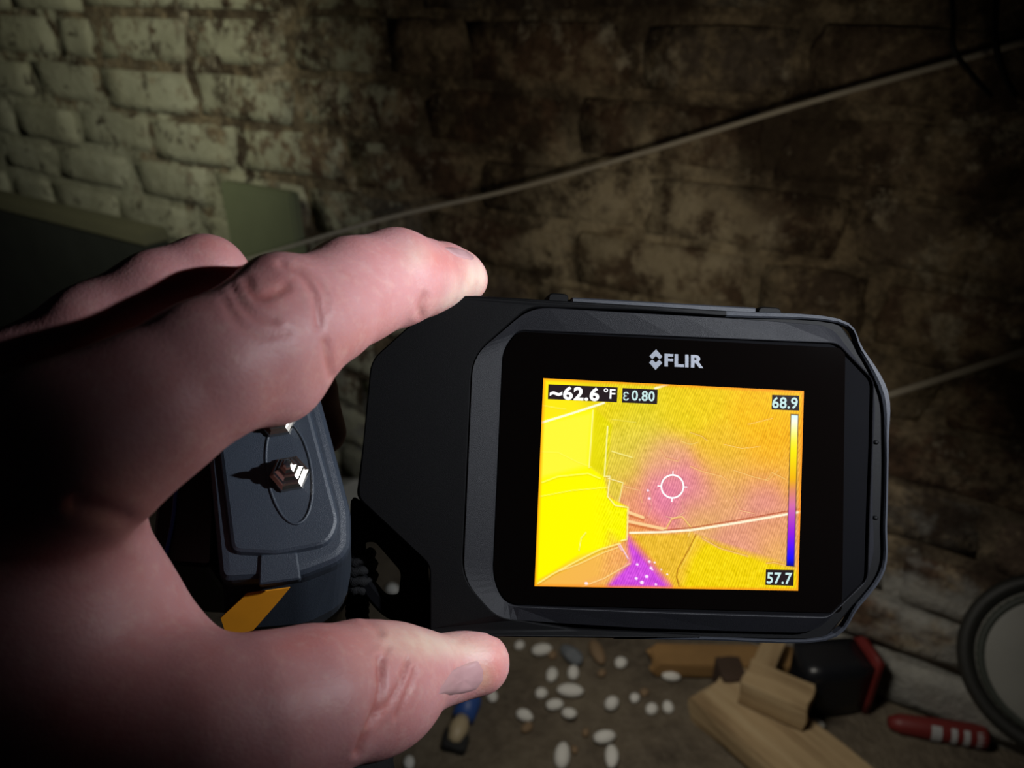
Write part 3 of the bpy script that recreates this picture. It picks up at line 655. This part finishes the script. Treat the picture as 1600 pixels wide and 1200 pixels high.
def Q(pts): return [(820 + x / 6.857, 570 + y / 6.857) for x, y in pts]
def Q2(pts): return [(1040 + x / 6.857, 570 + y / 6.857) for x, y in pts]
def Q4(pts): return [(1040 + x / 6.857, 750 + y / 6.857) for x, y in pts]
p = plate(Q([(252, 208), (994, 242), (986, 402), (246, 368)]), fr); text_at('readout', '62.6', Q([(412, 228), (800, 245), (795, 392), (408, 376)]), M_WT, p, .035)
text_at('readout', '~', Q([(268, 278), (402, 284), (400, 342), (265, 336)]), M_WT, p, .035); text_at('readout', '°F', Q([(846, 250), (972, 256), (966, 366), (842, 360)]), M_WT, p, .015)
p = plate(Q([(1046, 248), (1424, 266), (1416, 422), (1040, 405)]), fr); text_at('readout', 'ε', Q([(1055, 288), (1115, 291), (1112, 384), (1052, 381)]), M_CY, p, .0)
text_at('readout', '0.80', Q([(1146, 272), (1392, 284), (1388, 394), (1142, 382)]), M_CY, p, .02)
p = plate(Q2([(1140, 322), (1432, 332), (1428, 492), (1134, 480)]), fr); text_at('readout', '68.9', Q2([(1142, 342), (1416, 350), (1412, 474), (1138, 466)]), M_CY, p, .02)
p = plate(Q4([(1074, 958), (1374, 964), (1368, 1134), (1068, 1124)]), fr); text_at('readout', '57.7', Q4([(1086, 988), (1356, 994), (1350, 1118), (1080, 1110)]), M_CY, p, .02)
# aiming reticle
c0 = L(1050.5, 760); Rr = (L(1067.5, 760) - L(1033, 760)).length / 2; vs = []; fs = []; ns = 40
for i in range(ns):
    a_ = 2 * math.pi * i / ns
    for rr_ in (Rr - .22, Rr + .22): vs.append((c0.x + rr_ * math.cos(a_), c0.y + rr_ * math.sin(a_), .1))
for i in range(ns): j = (i + 1) % ns; fs.append((2 * i, 2 * i + 1, 2 * j + 1, 2 * j))
for a_ in (0, 90, 180, 270):
    a_ = math.radians(a_); d = Vector((math.cos(a_), math.sin(a_))); nn = Vector((-d.y, d.x)) * .14; b_ = len(vs)
    for s, t in ((Rr - .1, -1), (Rr + 1.05, -1), (Rr + 1.05, 1), (Rr - .1, 1)): q = c0 + d * s + nn * t; vs.append((q.x, q.y, .1))
    fs.append((b_, b_ + 1, b_ + 2, b_ + 3))
link('aiming_ring', mm(mesh(vs, fs)), M_WT, ds_)
# printed maker's mark above the display
def Q8(pts): return [(980 + x / 10, 530 + y / 10) for x, y in pts]
lg = text_at('maker_mark', 'FLIR', Q8([(582, 226), (1192, 252), (1190, 452), (580, 425)]), M_LOGO, fr, .04, .06)
me = bpy.data.meshes.new('m'); vs = []; fs = []
for pts in (((450, 158), (548, 272), (508, 314), (447, 262), (392, 312), (346, 264)), ((440, 480), (342, 366), (388, 318), (447, 366), (500, 318), (546, 372))):
    b_ = len(vs); q = LP(Q8(pts)); vs += [(v.x, v.y, .06) for v in q]; fs += [(b_, b_ + 1, b_ + 2, b_ + 3), (b_, b_ + 3, b_ + 4, b_ + 5)]
link('diamond_mark', mm(fix_normals(mesh(vs, fs))), M_LOGO, fr)
# ------------------------------------------------------------------ pin moisture meter held in the palm
def nrm(v): v = np.array(v, float); return v / np.linalg.norm(v)
MZ = nrm([.22, .42, -.88]); MX = np.array([.95, .15, 0.0]); MX[2] = -(MX[0] * MZ[0] + MX[1] * MZ[1]) / MZ[2]; MX = nrm(MX)
MY = np.cross(MX, MZ); MY = nrm(MY if MY[1] > 0 else -MY)
MO = np.array([(430 - 800) / FPX, (600 - 760) / FPX, 1.0]) * 177.0
def ML(px, py, h=0.0): return Vector(to_local(px, py, MO, MX, MY, MZ, h))
def MLP(pts, h=0.0): return [ML(x, y, h) for x, y in pts]
M_METER = plain('blue_grey_plastic', (0.022, 0.029, 0.041), 0.42, grain=0.35, scale=1200, vary=.08)
M_METER2 = plain('dark_blue_grey_plastic', (0.014, 0.018, 0.025), 0.45, grain=0.35, scale=1200, vary=.08)
M_METERB = plain('black_housing', (0.006, 0.007, 0.010), 0.4)
M_ORANGE = plain('orange_sticker', (0.62, 0.24, 0.012), 0.45); M_BLUEL = plain('blue_trim', (0.02, 0.07, 0.32), 0.35)
M_STEEL = plain('bright_steel', (0.62, 0.58, 0.52), 0.22, metal=1.0)
mt = empty('moisture_meter', mw=frame(MO, MX, MY, MZ))
tag(mt, 'blue grey pin moisture meter with an orange sticker, held in the palm', 'moisture meter')
face = roundpoly(MLP([(322, 640), (346, 905), (470, 897), (546, 868), (545, 798), (497, 615), (470, 500), (330, 520)]), [3, 2.0, 2, 4.5, 2, 3, 6, 6], 6)
a_, b_ = ML(346, 905), ML(470, 897); dn = (b_ - a_).normalized(); ny_ = Vector((dn.y, -dn.x))
if ny_.y > 0: ny_ = -ny_
def push(poly, amt): return [p + ny_ * (amt * min(1, max(0, 1 + (p - a_).dot(ny_) / 14))) for p in poly]   # lower side swells out behind the cap
rings = [(push(inset(face, -1.5), 7), -105), (push(inset(face, -1.2), 7), -21), (push(inset(face, -.4), 0.2), -8), (inset(face, -.2), -4), (inset(face, 0), -2.2), (inset(face, .5), -.9), (inset(face, 1.6), 0)]
link('housing', mm(loft(rings)), M_METER2, mt, False)
cap = [(inset(face, -.5), -7.5), (inset(face, -.55), -3), (inset(face, -.2), -1.0), (inset(face, .7), .15), (inset(face, 2.0), .35)]
link('end_cap', mm(loft(cap)), M_METER, mt, False)
pan = roundpoly(MLP([(337, 660), (362, 864), (432, 868), (514, 852), (531, 818), (480, 625), (460, 540), (335, 560)], 1), [3, 2, 1, 3, 4, 4, 4, 4], 4)
link('pin_panel', mm(loft([(inset(pan, -.2), -.5), (inset(pan, -.2), .5), (inset(pan, .3), 1.5), (inset(pan, 1.0), 1.9)])), M_METER, mt)
tabp = MLP([(406, 866), (464, 862), (470, 905), (404, 914)], .8)
tb = roundpoly(tabp, .6, 3); link('latch_tab', mm(loft([(inset(tb, -.1), -1.5), (tb, .7), (inset(tb, .4), 1.1)])), M_METER, mt)
# shallow oval round the pins
cen = ML(452, 735, 1.9); e1 = (ML(488, 745, 1.9) - cen); e2 = (ML(458, 818, 1.9) - cen)
pts = [(cen.x + e1.x * math.cos(t) + e2.x * math.sin(t), cen.y + e1.y * math.cos(t) + e2.y * math.sin(t), 1.9) for t in [2 * math.pi * k / 40 for k in range(40)]]
link('pin_well_edge', mm(tube(pts, .38, 8, True)), M_METER, mt, True)
for (x, y) in ((452, 741), (433, 657)):
    c_ = ML(x, y, 1.9)
    me = lathe([(0, 1.5), (4.6, 1.5), (4.8, 2.2), (4.5, 3.0), (3.6, 3.3), (3.6, 5.2), (3.2, 5.8), (2.4, 6.2), (2.3, 7.4), (1.9, 8.0), (1.1, 8.3), (0.9, 10.5), (0.0, 12.5)], 6)
    me.transform(Matrix.Translation((c_.x, c_.y, 0))); link('contact_pin', mm(me), M_STEEL, mt)
# orange sticker and bulge on the lower side, blue line on the left side
SX = MX * dn.x + MY * dn.y; ND_ = np.array(MX * ny_.x + MY * ny_.y); SZ = nrm(ND_ * 13 + MZ * 7.0)          # sloping lower side
SO = MO + MX * a_.x + MY * a_.y + ND_ * .6 + MZ * -8 + SZ * .7
def side(px, py):
    d = np.array([(px - 800) / FPX, (600 - py) / FPX, 1.0]); t = SO.dot(SZ) / d.dot(SZ); q = d * t - MO; return Vector((q.dot(MX), q.dot(MY), q.dot(MZ)))
sq = [side(*p) for p in ((386, 927), (453, 918), (432, 943), (396, 984), (355, 996), (345, 965))]
off = Vector((SZ.dot(MX), SZ.dot(MY), SZ.dot(MZ))) * .15
vs = [v - off for v in sq] + [v + off for v in sq]; n = len(sq)
fs = [tuple(range(n))[::-1], tuple(range(n, 2 * n))] + [(i, (i + 1) % n, n + (i + 1) % n, n + i) for i in range(n)]
st_ = link('sticker', mm(fix_normals(mesh(vs, fs))), M_ORANGE, mt); tag(st_, 'orange sticker on the lower side')
def mpt(px, py, d): q = np.array([(px - 800) / FPX, (600 - py) / FPX, 1.0]) * d - MO; return Vector((q.dot(MX), q.dot(MY), q.dot(MZ)))
link('grip_bulge', mm(tube([mpt(452, 952, 193), mpt(470, 949, 193), mpt(490, 942, 194), mpt(504, 935, 196), mpt(512, 930, 198)], [3.0, 4.4, 4.6, 3.4, 1.2], 16)), M_METER, mt, True)
link('blue_line', mm(tube(spline([(*ML(x, y, -11.4), -11.4) for x, y in ((276, 740), (272, 800), (263, 850), (252, 895))], 6), .5, 8)), M_BLUEL, mt, True)
lf = roundpoly([(p.x, p.y) for p in (mpt(335, 700, 185), mpt(342, 900, 188), mpt(262, 905, 194), mpt(255, 700, 190))], 2, 3)
link('side_housing', mm(loft([(inset(lf, 0), -90), (inset(lf, 0), -14), (inset(lf, .8), -12.5)])), M_METERB, mt)
# ------------------------------------------------------------------ wrist lanyard tied to the imager's loop
M_STRAP = plain('black_braid', (0.003, 0.003, 0.0035), 0.8, grain=0.9, scale=700, spec=.15)
kc = W(561, 893, .1955); ly = empty('wrist_lanyard', kc)
tag(ly, 'black braided wrist lanyard knotted through the corner loop of the thermal camera', 'lanyard')
Bc = Matrix((R_, U_, F_)).transposed().to_4x4()
for k, (oy, r_, tl) in enumerate(((.0036, .0030, .25), (.0012, .0035, .1), (-.0012, .0036, -.1), (-.0036, .0031, -.2))):
    pts = []
    for i in range(24):
        t = 2 * math.pi * i / 24; v = R_ * (math.cos(t) * r_ * 1.05) + F_ * (math.sin(t) * r_ * 1.45) + U_ * (oy + math.cos(t) * r_ * tl + .0003 * math.sin(t * 9)); pts.append(v)
    link('knot_turn', tube(pts, [.00125 + .00022 * math.sin(i * 2.6) for i in range(24)], 8, True), M_STRAP, ly, True)
def cords(name, pts, r):
    q = spline(pts, 10); link(name, tube([p - kc for p in q], [r * (1 + .1 * math.sin(i * 2.1)) for i in range(len(q))], 10), M_STRAP, ly, True)
cords('strap', [W(556, 905, .200), W(553, 935, .204), W(552, 965, .208), W(556, 1030, .212), W(566, 1110, .208), W(575, 1170, .203), W(545, 1215, .200)], .0021)
cords('strap', [W(567, 905, .201), W(566, 935, .206), W(566, 975, .210), W(572, 1040, .214), W(584, 1110, .209), W(598, 1150, .203), W(603, 1182, .201), W(588, 1225, .2)], .0020)
sl = link('strap_slider', chunk(.020, .011, .007, seed=61, jit=.03, rnd=.2), M_STRAP, ly, True); sl.location = W(550, 1200, .200) - kc; sl.rotation_euler = (.6, .25, .35)
# ------------------------------------------------------------------ the hand, one continuous surface grown from a distance field
def V(px, py, d): return np.array([(px - 800) / FPX * d, (600 - py) / FPX * d, d])
HV = 0.0009
lo = np.array([-0.225, -0.105, 0.085]); hi_ = np.array([0.004, 0.042, 0.272])
dims = np.ceil((hi_ - lo) / HV).astype(int) + 1
ax_ = [lo[i] + HV * np.arange(dims[i]) for i in range(3)]
BIG = 0.03
def new(): return np.full(dims, BIG, np.float32)
def smin(a, b, k):
    h = np.maximum(k - np.abs(a - b), 0) / k; return np.minimum(a, b) - h * h * k * .25
def cone(F, a, b, ra, rb, k):
    pad = max(ra, rb) + max(k, .004) + .004
    mn = np.minimum(a, b) - pad; mx = np.maximum(a, b) + pad
    s = [slice(max(0, int((mn[i] - lo[i]) / HV)), max(0, min(dims[i], int((mx[i] - lo[i]) / HV) + 2))) for i in range(3)]
    if any(q.stop <= q.start for q in s): return
    x = ax_[0][s[0]][:, None, None].astype(np.float32); y = ax_[1][s[1]][None, :, None].astype(np.float32); z = ax_[2][s[2]][None, None, :].astype(np.float32)
    e = (b - a).astype(np.float32); L2 = float(e.dot(e)) + 1e-12
    px, py, pz = x - a[0], y - a[1], z - a[2]
    t = np.clip((px * e[0] + py * e[1] + pz * e[2]) / L2, 0, 1)
    d = np.sqrt((px - t * e[0]) ** 2 + (py - t * e[1]) ** 2 + (pz - t * e[2]) ** 2) - (ra + (rb - ra) * t)
    F[s[0], s[1], s[2]] = smin(F[s[0], s[1], s[2]], d.astype(np.float32), k)
def chain(pts, k=.0025):
    """pts: px, py, depth, radius in photograph pixels"""
    F = new(); P = [V(*p[:3]) for p in pts]; Rr = [p[3] * p[2] / FPX for p in pts]
    for i in range(len(P) - 1): cone(F, P[i], P[i + 1], Rr[i], Rr[i + 1], k)
    return F
INDEX = [(714, 431, .196, 43), (690, 432, .191, 51), (655, 434, .182, 60), (620, 434, .174, 74), (550, 456, .163, 82), (500, 486, .153, 86), (460, 505, .147, 92), (400, 540, .140, 101), (330, 578, .134, 108), (230, 640, .128, 118), (110, 705, .122, 130)]
MIDDLE = [(507, 676, .236, 34), (482, 610, .226, 42), (432, 545, .208, 48), (385, 480, .178, 54), (322, 430, .157, 60), (250, 460, .152, 66), (150, 516, .148, 71), (40, 588, .146, 76), (-70, 655, .144, 90)]
RING = [(440, 735, .252, 34), (420, 680, .242, 40), (400, 600, .222, 44), (368, 540, .200, 48), (330, 498, .187, 52), (150, 570, .178, 60), (-40, 650, .170, 75)]
PINKY = [(400, 730, .262, 30), (380, 690, .254, 34), (360, 620, .236, 38), (330, 570, .215, 42), (300, 545, .208, 44), (140, 610, .198, 50), (-30, 690, .190, 66)]
THUMB = [(744, 1035, .1865, 41), (722, 1040, .1845, 46), (690, 1048, .181, 49), (650, 1052, .175, 64), (612, 1062, .168, 84), (560, 1075, .161, 99), (480, 1098, .150, 113), (400, 1122, .143, 124), (310, 1150, .138, 140), (180, 1200, .134, 168)]
fi_ = [chain(INDEX), chain(MIDDLE), chain(RING), chain(PINKY), chain(THUMB, .003)]
# extra flesh: pads, knuckle and joint bulges
def ball(F, px, py, d, r, k=.004): cone(F, V(px, py, d), V(px + .5, py, d), r * d / FPX, r * d / FPX, k)
ball(fi_[0], 735, 440, .199, 24); ball(fi_[0], 430, 590, .146, 74, .006); ball(fi_[0], 430, 450, .143, 48, .006);
ball(fi_[4], 758, 1030, .1865, 31); ball(fi_[4], 754, 1044, .187, 34); ball(fi_[4], 742, 1028, .186, 31); ball(fi_[4], 715, 1032, .1835, 32); ball(fi_[4], 600, 1095, .163, 62, .008)
palm = new(); K = .010
def pc_(a, b, ra, rb, k=K): cone(palm, V(*a), V(*b), ra * a[2] / FPX, rb * b[2] / FPX, k)
pc_((110, 705, .124), (-420, 880, .140), 128, 190); pc_((-70, 640, .150), (-460, 860, .158), 96, 170); pc_((-40, 660, .172), (-400, 860, .170), 80, 150); pc_((-30, 700, .190), (-380, 880, .180), 70, 140)
pc_((180, 1200, .136), (-420, 1000, .145), 165, 200); pc_((-420, 900, .15), (-900, 900, .16), 210, 230)
# first web: skin stretched from the index to the thumb
web = new()
for a, b, ra, rb in (((110, 745, .128), (105, 860, .140), 110, 100), ((105, 860, .140), (170, 960, .146), 100, 96), ((170, 960, .146), (262, 1058, .148), 96, 80), ((262, 1058, .148), (310, 1130, .146), 80, 95), ((0, 800, .132), (60, 1000, .138), 120, 130), ((60, 1000, .138), (200, 1120, .138), 130, 130)):
    cone(web, V(*a), V(*b), ra * a[2] / FPX, rb * b[2] / FPX, .008)
palm = smin(palm, web, .008)
Fd = palm
for f, k in zip(fi_, (.007, .006, .006, .006, .006)): Fd = smin(Fd, f, k)
# keep separate fingers from melting together: nothing above blends finger to finger except through the palm
def surface_nets(F, lo, h):
    nx, ny, nz = F.shape; ins = F < 0
    c = np.zeros((nx - 1, ny - 1, nz - 1), np.int8)
    for dx in (0, 1):
        for dy in (0, 1):
            for dz in (0, 1): c += ins[dx:nx - 1 + dx, dy:ny - 1 + dy, dz:nz - 1 + dz]
    act = (c > 0) & (c < 8); I = np.argwhere(act); idx = np.full(act.shape, -1, np.int32); idx[act] = np.arange(len(I))
    sm = np.zeros((len(I), 3)); ct = np.zeros(len(I)); cor = [(a, b, d) for a in (0, 1) for b in (0, 1) for d in (0, 1)]
    val = {q: F[I[:, 0] + q[0], I[:, 1] + q[1], I[:, 2] + q[2]] for q in cor}
    for q in cor:
        for ax in range(3):
            if q[ax] == 0:
                p = list(q); p[ax] = 1; p = tuple(p); a, b = val[q], val[p]; m = (a < 0) != (b < 0); t = np.where(m, a / np.where(a - b == 0, 1, a - b), 0)
                pt = np.array(q, float)[None] + t[:, None] * (np.array(p) - np.array(q))[None]; sm += pt * m[:, None]; ct += m
    v = lo + h * (I + sm / ct[:, None]); fs = []
    for ax in range(3):
        o1, o2 = (ax + 1) % 3, (ax + 2) % 3
        sl0 = [slice(1, -1)] * 3; sl1 = [slice(1, -1)] * 3; sl0[ax] = slice(0, -1); sl1[ax] = slice(1, None)
        a = ins[tuple(sl0)]; b = ins[tuple(sl1)]; m = a != b; J = np.argwhere(m); off_ = np.array([1, 1, 1]); off_[ax] = 0; J = J + off_
        e1 = np.zeros(3, int); e1[o1] = 1; e2 = np.zeros(3, int); e2[o2] = 1
        g = lambda q: idx[q[:, 0], q[:, 1], q[:, 2]]
        qd = np.stack([g(J - e1 - e2), g(J - e2), g(J), g(J - e1)], 1); flip = ~a[m]; qd[flip] = qd[flip][:, ::-1]; fs.append(qd)
    return v, np.concatenate(fs)
Fd[0] = np.maximum(Fd[0], .0005)                       # close the forearm end
hv, hf = surface_nets(Fd, lo, HV)
def vnormals(v, f):
    n = np.zeros_like(v); fn = np.cross(v[f[:, 2]] - v[f[:, 0]], v[f[:, 3]] - v[f[:, 1]])
    for k in range(4): np.add.at(n, f[:, k], fn)
    return n / (np.linalg.norm(n, axis=1, keepdims=True) + 1e-12)
def relax(v, f, it, lam=.5):
    e = np.concatenate([f[:, [0, 1]], f[:, [1, 2]], f[:, [2, 3]], f[:, [3, 0]]])
    for _ in range(it):
        s = np.zeros_like(v); c = np.zeros(len(v)); np.add.at(s, e[:, 0], v[e[:, 1]]); np.add.at(c, e[:, 0], 1); np.add.at(s, e[:, 1], v[e[:, 0]]); np.add.at(c, e[:, 1], 1)
        v = v + lam * (s / c[:, None] - v)
    return v
hv = relax(hv, hf, 4); hn = vnormals(hv, hf)
if (hn * (hv - V(500, 480, .152))).sum(1)[np.argmin(((hv - V(500, 480, .130)) ** 2).sum(1))] < 0: hf = hf[:, ::-1]; hn = -hn
# folds of the skin, placed where each joint bends (photograph points on the side turned to us)
ha = 800 + FPX * hv[:, 0] / hv[:, 2]; hb = 600 - FPX * hv[:, 1] / hv[:, 2]; facing = np.clip(-(hn * hv).sum(1) / np.linalg.norm(hv, axis=1) * 1.6 + .25, 0, 1)
def pdist(pts):
    d = np.full(len(ha), 1e9)
    for (x0, y0), (x1, y1) in zip(pts[:-1], pts[1:]):
        ex, ey = x1 - x0, y1 - y0; t = np.clip(((ha - x0) * ex + (hb - y0) * ey) / (ex * ex + ey * ey), 0, 1); d = np.minimum(d, np.hypot(ha - x0 - t * ex, hb - y0 - t * ey))
    return d
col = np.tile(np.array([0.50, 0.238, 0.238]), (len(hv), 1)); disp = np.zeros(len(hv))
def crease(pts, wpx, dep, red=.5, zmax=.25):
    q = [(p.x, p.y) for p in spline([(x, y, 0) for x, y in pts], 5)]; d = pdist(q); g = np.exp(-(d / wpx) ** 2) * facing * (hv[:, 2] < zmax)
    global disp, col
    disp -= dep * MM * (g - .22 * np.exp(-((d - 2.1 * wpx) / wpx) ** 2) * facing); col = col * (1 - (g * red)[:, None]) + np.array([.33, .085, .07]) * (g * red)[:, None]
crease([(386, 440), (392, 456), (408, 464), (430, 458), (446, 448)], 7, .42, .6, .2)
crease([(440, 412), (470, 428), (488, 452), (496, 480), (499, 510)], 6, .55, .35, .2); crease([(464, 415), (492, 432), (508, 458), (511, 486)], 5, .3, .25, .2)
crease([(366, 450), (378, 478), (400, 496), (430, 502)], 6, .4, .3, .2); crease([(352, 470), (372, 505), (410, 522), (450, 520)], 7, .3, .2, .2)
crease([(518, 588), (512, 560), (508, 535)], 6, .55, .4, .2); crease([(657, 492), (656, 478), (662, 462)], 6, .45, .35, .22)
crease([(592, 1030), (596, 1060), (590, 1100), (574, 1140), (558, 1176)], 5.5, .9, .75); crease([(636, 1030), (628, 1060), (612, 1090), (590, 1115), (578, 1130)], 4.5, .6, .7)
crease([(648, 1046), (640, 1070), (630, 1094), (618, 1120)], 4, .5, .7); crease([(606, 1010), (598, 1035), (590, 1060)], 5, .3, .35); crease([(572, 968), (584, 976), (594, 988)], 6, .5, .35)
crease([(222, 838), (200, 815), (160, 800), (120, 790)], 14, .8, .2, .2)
# colour of the skin itself: blanched where pressed, flushed at the joints
def patch(px, py, rx, ry, c, a, ang=0):
    global col
    ca, sa = math.cos(math.radians(ang)), math.sin(math.radians(ang)); x = ha - px; y = hb - py
    g = np.exp(-(((x * ca + y * sa) / rx) ** 2 + ((-x * sa + y * ca) / ry) ** 2)) * facing * a; col = col * (1 - g[:, None]) + np.array(c) * g[:, None]
PALE = (.60, .47, .38); FLUSH = (.50, .17, .15)
patch(740, 440, 30, 44, PALE, 1.0, 20); patch(715, 470, 44, 16, PALE, .8, -30); patch(690, 405, 34, 18, FLUSH, .9, 25); patch(650, 400, 22, 22, PALE, .5); patch(560, 540, 70, 22, FLUSH, .35, -30)
patch(690, 1005, 90, 20, PALE, .95, 8); patch(640, 1000, 50, 26, PALE, .6, 10); patch(775, 1040, 14, 40, FLUSH, .8); patch(756, 1060, 14, 24, (.5, .28, .16), .6); patch(610, 1110, 40, 50, FLUSH, .45, 20); patch(560, 1000, 60, 30, FLUSH, .4); patch(480, 1000, 60, 20, FLUSH, .6, -20)
patch(430, 450, 34, 26, FLUSH, .45); patch(330, 378, 40, 22, FLUSH, .45)
hv = hv + hn * disp[:, None]
HO = V(120, 800, .14)
hw = [R_ * (p[0] - HO[0]) + U_ * (p[1] - HO[1]) + F_ * (p[2] - HO[2]) for p in hv]
me = bpy.data.meshes.new('hand'); me.from_pydata([tuple(p) for p in hw], [], [tuple(int(i) for i in f[::-1]) for f in hf]); me.update()
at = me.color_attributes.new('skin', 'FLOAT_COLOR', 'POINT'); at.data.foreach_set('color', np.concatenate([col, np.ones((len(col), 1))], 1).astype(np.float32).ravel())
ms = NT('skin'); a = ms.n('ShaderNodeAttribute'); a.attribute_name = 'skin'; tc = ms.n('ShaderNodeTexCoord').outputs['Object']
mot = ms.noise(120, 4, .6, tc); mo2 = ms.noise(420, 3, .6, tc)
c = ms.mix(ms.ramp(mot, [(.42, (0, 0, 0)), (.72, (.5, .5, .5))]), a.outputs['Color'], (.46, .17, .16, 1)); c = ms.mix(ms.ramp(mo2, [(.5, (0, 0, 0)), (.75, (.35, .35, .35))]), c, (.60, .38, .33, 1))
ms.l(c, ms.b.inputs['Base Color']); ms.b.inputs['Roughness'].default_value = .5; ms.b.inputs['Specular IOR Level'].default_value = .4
ms.b.inputs['Subsurface Weight'].default_value = .25; ms.b.inputs['Subsurface Radius'].default_value = (1, .35, .2); ms.b.inputs['Subsurface Scale'].default_value = .0025
vo = ms.n('ShaderNodeTexVoronoi'); vo.inputs['Scale'].default_value = 1500; ms.l(tc, vo.inputs['Vector'])
ms.bump(ms.math('ADD', ms.math('MULTIPLY', vo.outputs['Distance'], .5), ms.noise(900, 4, .7, tc)), .2, .0004)
hand = link('hand', me, ms.m, None, True); hand.location = cw(*HO)
tag(hand, 'bare left hand pinching the thermal camera between thumb and forefinger', 'hand')
if me.polygons[0].normal.length == 0: pass
# nails
bvh = BVHTree.FromPolygons([Vector(p) for p in hv], [tuple(int(i) for i in f) for f in hf])
mn_ = NT('nail'); mn_.b.inputs['Base Color'].default_value = (.44, .27, .27, 1); mn_.b.inputs['Roughness'].default_value = .3; mn_.b.inputs['Coat Weight'].default_value = .25
nf = mn_.noise(260, 3, .6, mn_.n('ShaderNodeTexCoord').outputs['Object']); mn_.l(mn_.mix(nf, (.46, .28, .28, 1), (.37, .20, .21, 1)), mn_.b.inputs['Base Color']); mn_ = mn_.m
def nail(pts, lift):
    P2 = roundpoly(pts, 3.5, 4); cx = sum(p.x for p in P2) / len(P2); cy = sum(p.y for p in P2) / len(P2); c = Vector((cx, cy)); vs = []; n = len(P2); NR = 7
    def hit(x, y):
        d = Vector(((x - 800) / FPX, (600 - y) / FPX, 1)).normalized(); h = bvh.ray_cast(Vector((0, 0, 0)), d)
        if h[0] is None or h[0].z > .23:
            q = Vector(V(x, y, zref)); h = bvh.find_nearest(q)
        return h[0], h[1]
    h0 = bvh.ray_cast(Vector((0, 0, 0)), Vector(((cx - 800) / FPX, (600 - cy) / FPX, 1)).normalized()); zref = h0[0].z
    for k in range(NR + 1):
        s = k / NR
        for p in P2:
            q = c + (p - c) * s; loc, nn = hit(q.x, q.y)
            if nn.dot(loc) > 0: nn = -nn
            up = lift * MM * (1.0 if k < NR else -.6); vs.append(loc + nn * up)
    for _ in range(3):                                    # take the skin's folds out of the plate
        for k in range(1, NR):
            for i in range(n): j = k * n + i; vs[j] = vs[j] * .4 + (vs[j - n] + vs[j + n] + vs[k * n + (i + 1) % n] + vs[k * n + (i - 1) % n]) * .15
    fs = [(k * n + i, k * n + (i + 1) % n, (k + 1) * n + (i + 1) % n, (k + 1) * n + i) for k in range(NR) for i in range(n)]
    o_ = [R_ * (p[0] - HO[0]) + U_ * (p[1] - HO[1]) + F_ * (p[2] - HO[2]) for p in vs]
    m = mesh(o_, fs); bm = bmesh.new(); bm.from_mesh(m); bmesh.ops.remove_doubles(bm, verts=bm.verts, dist=1e-6); bmesh.ops.recalc_face_normals(bm, faces=bm.faces); bm.to_mesh(m); bm.free()
    return link('nail', m, mn_, hand, True)
nail([(672, 1092), (684, 1074), (700, 1054), (725, 1036), (749, 1029), (758, 1046), (757, 1064), (746, 1080), (712, 1087)], .35)
nail([(690, 386), (705, 385), (728, 391), (744, 402), (740, 408), (722, 404), (704, 396)], .3)
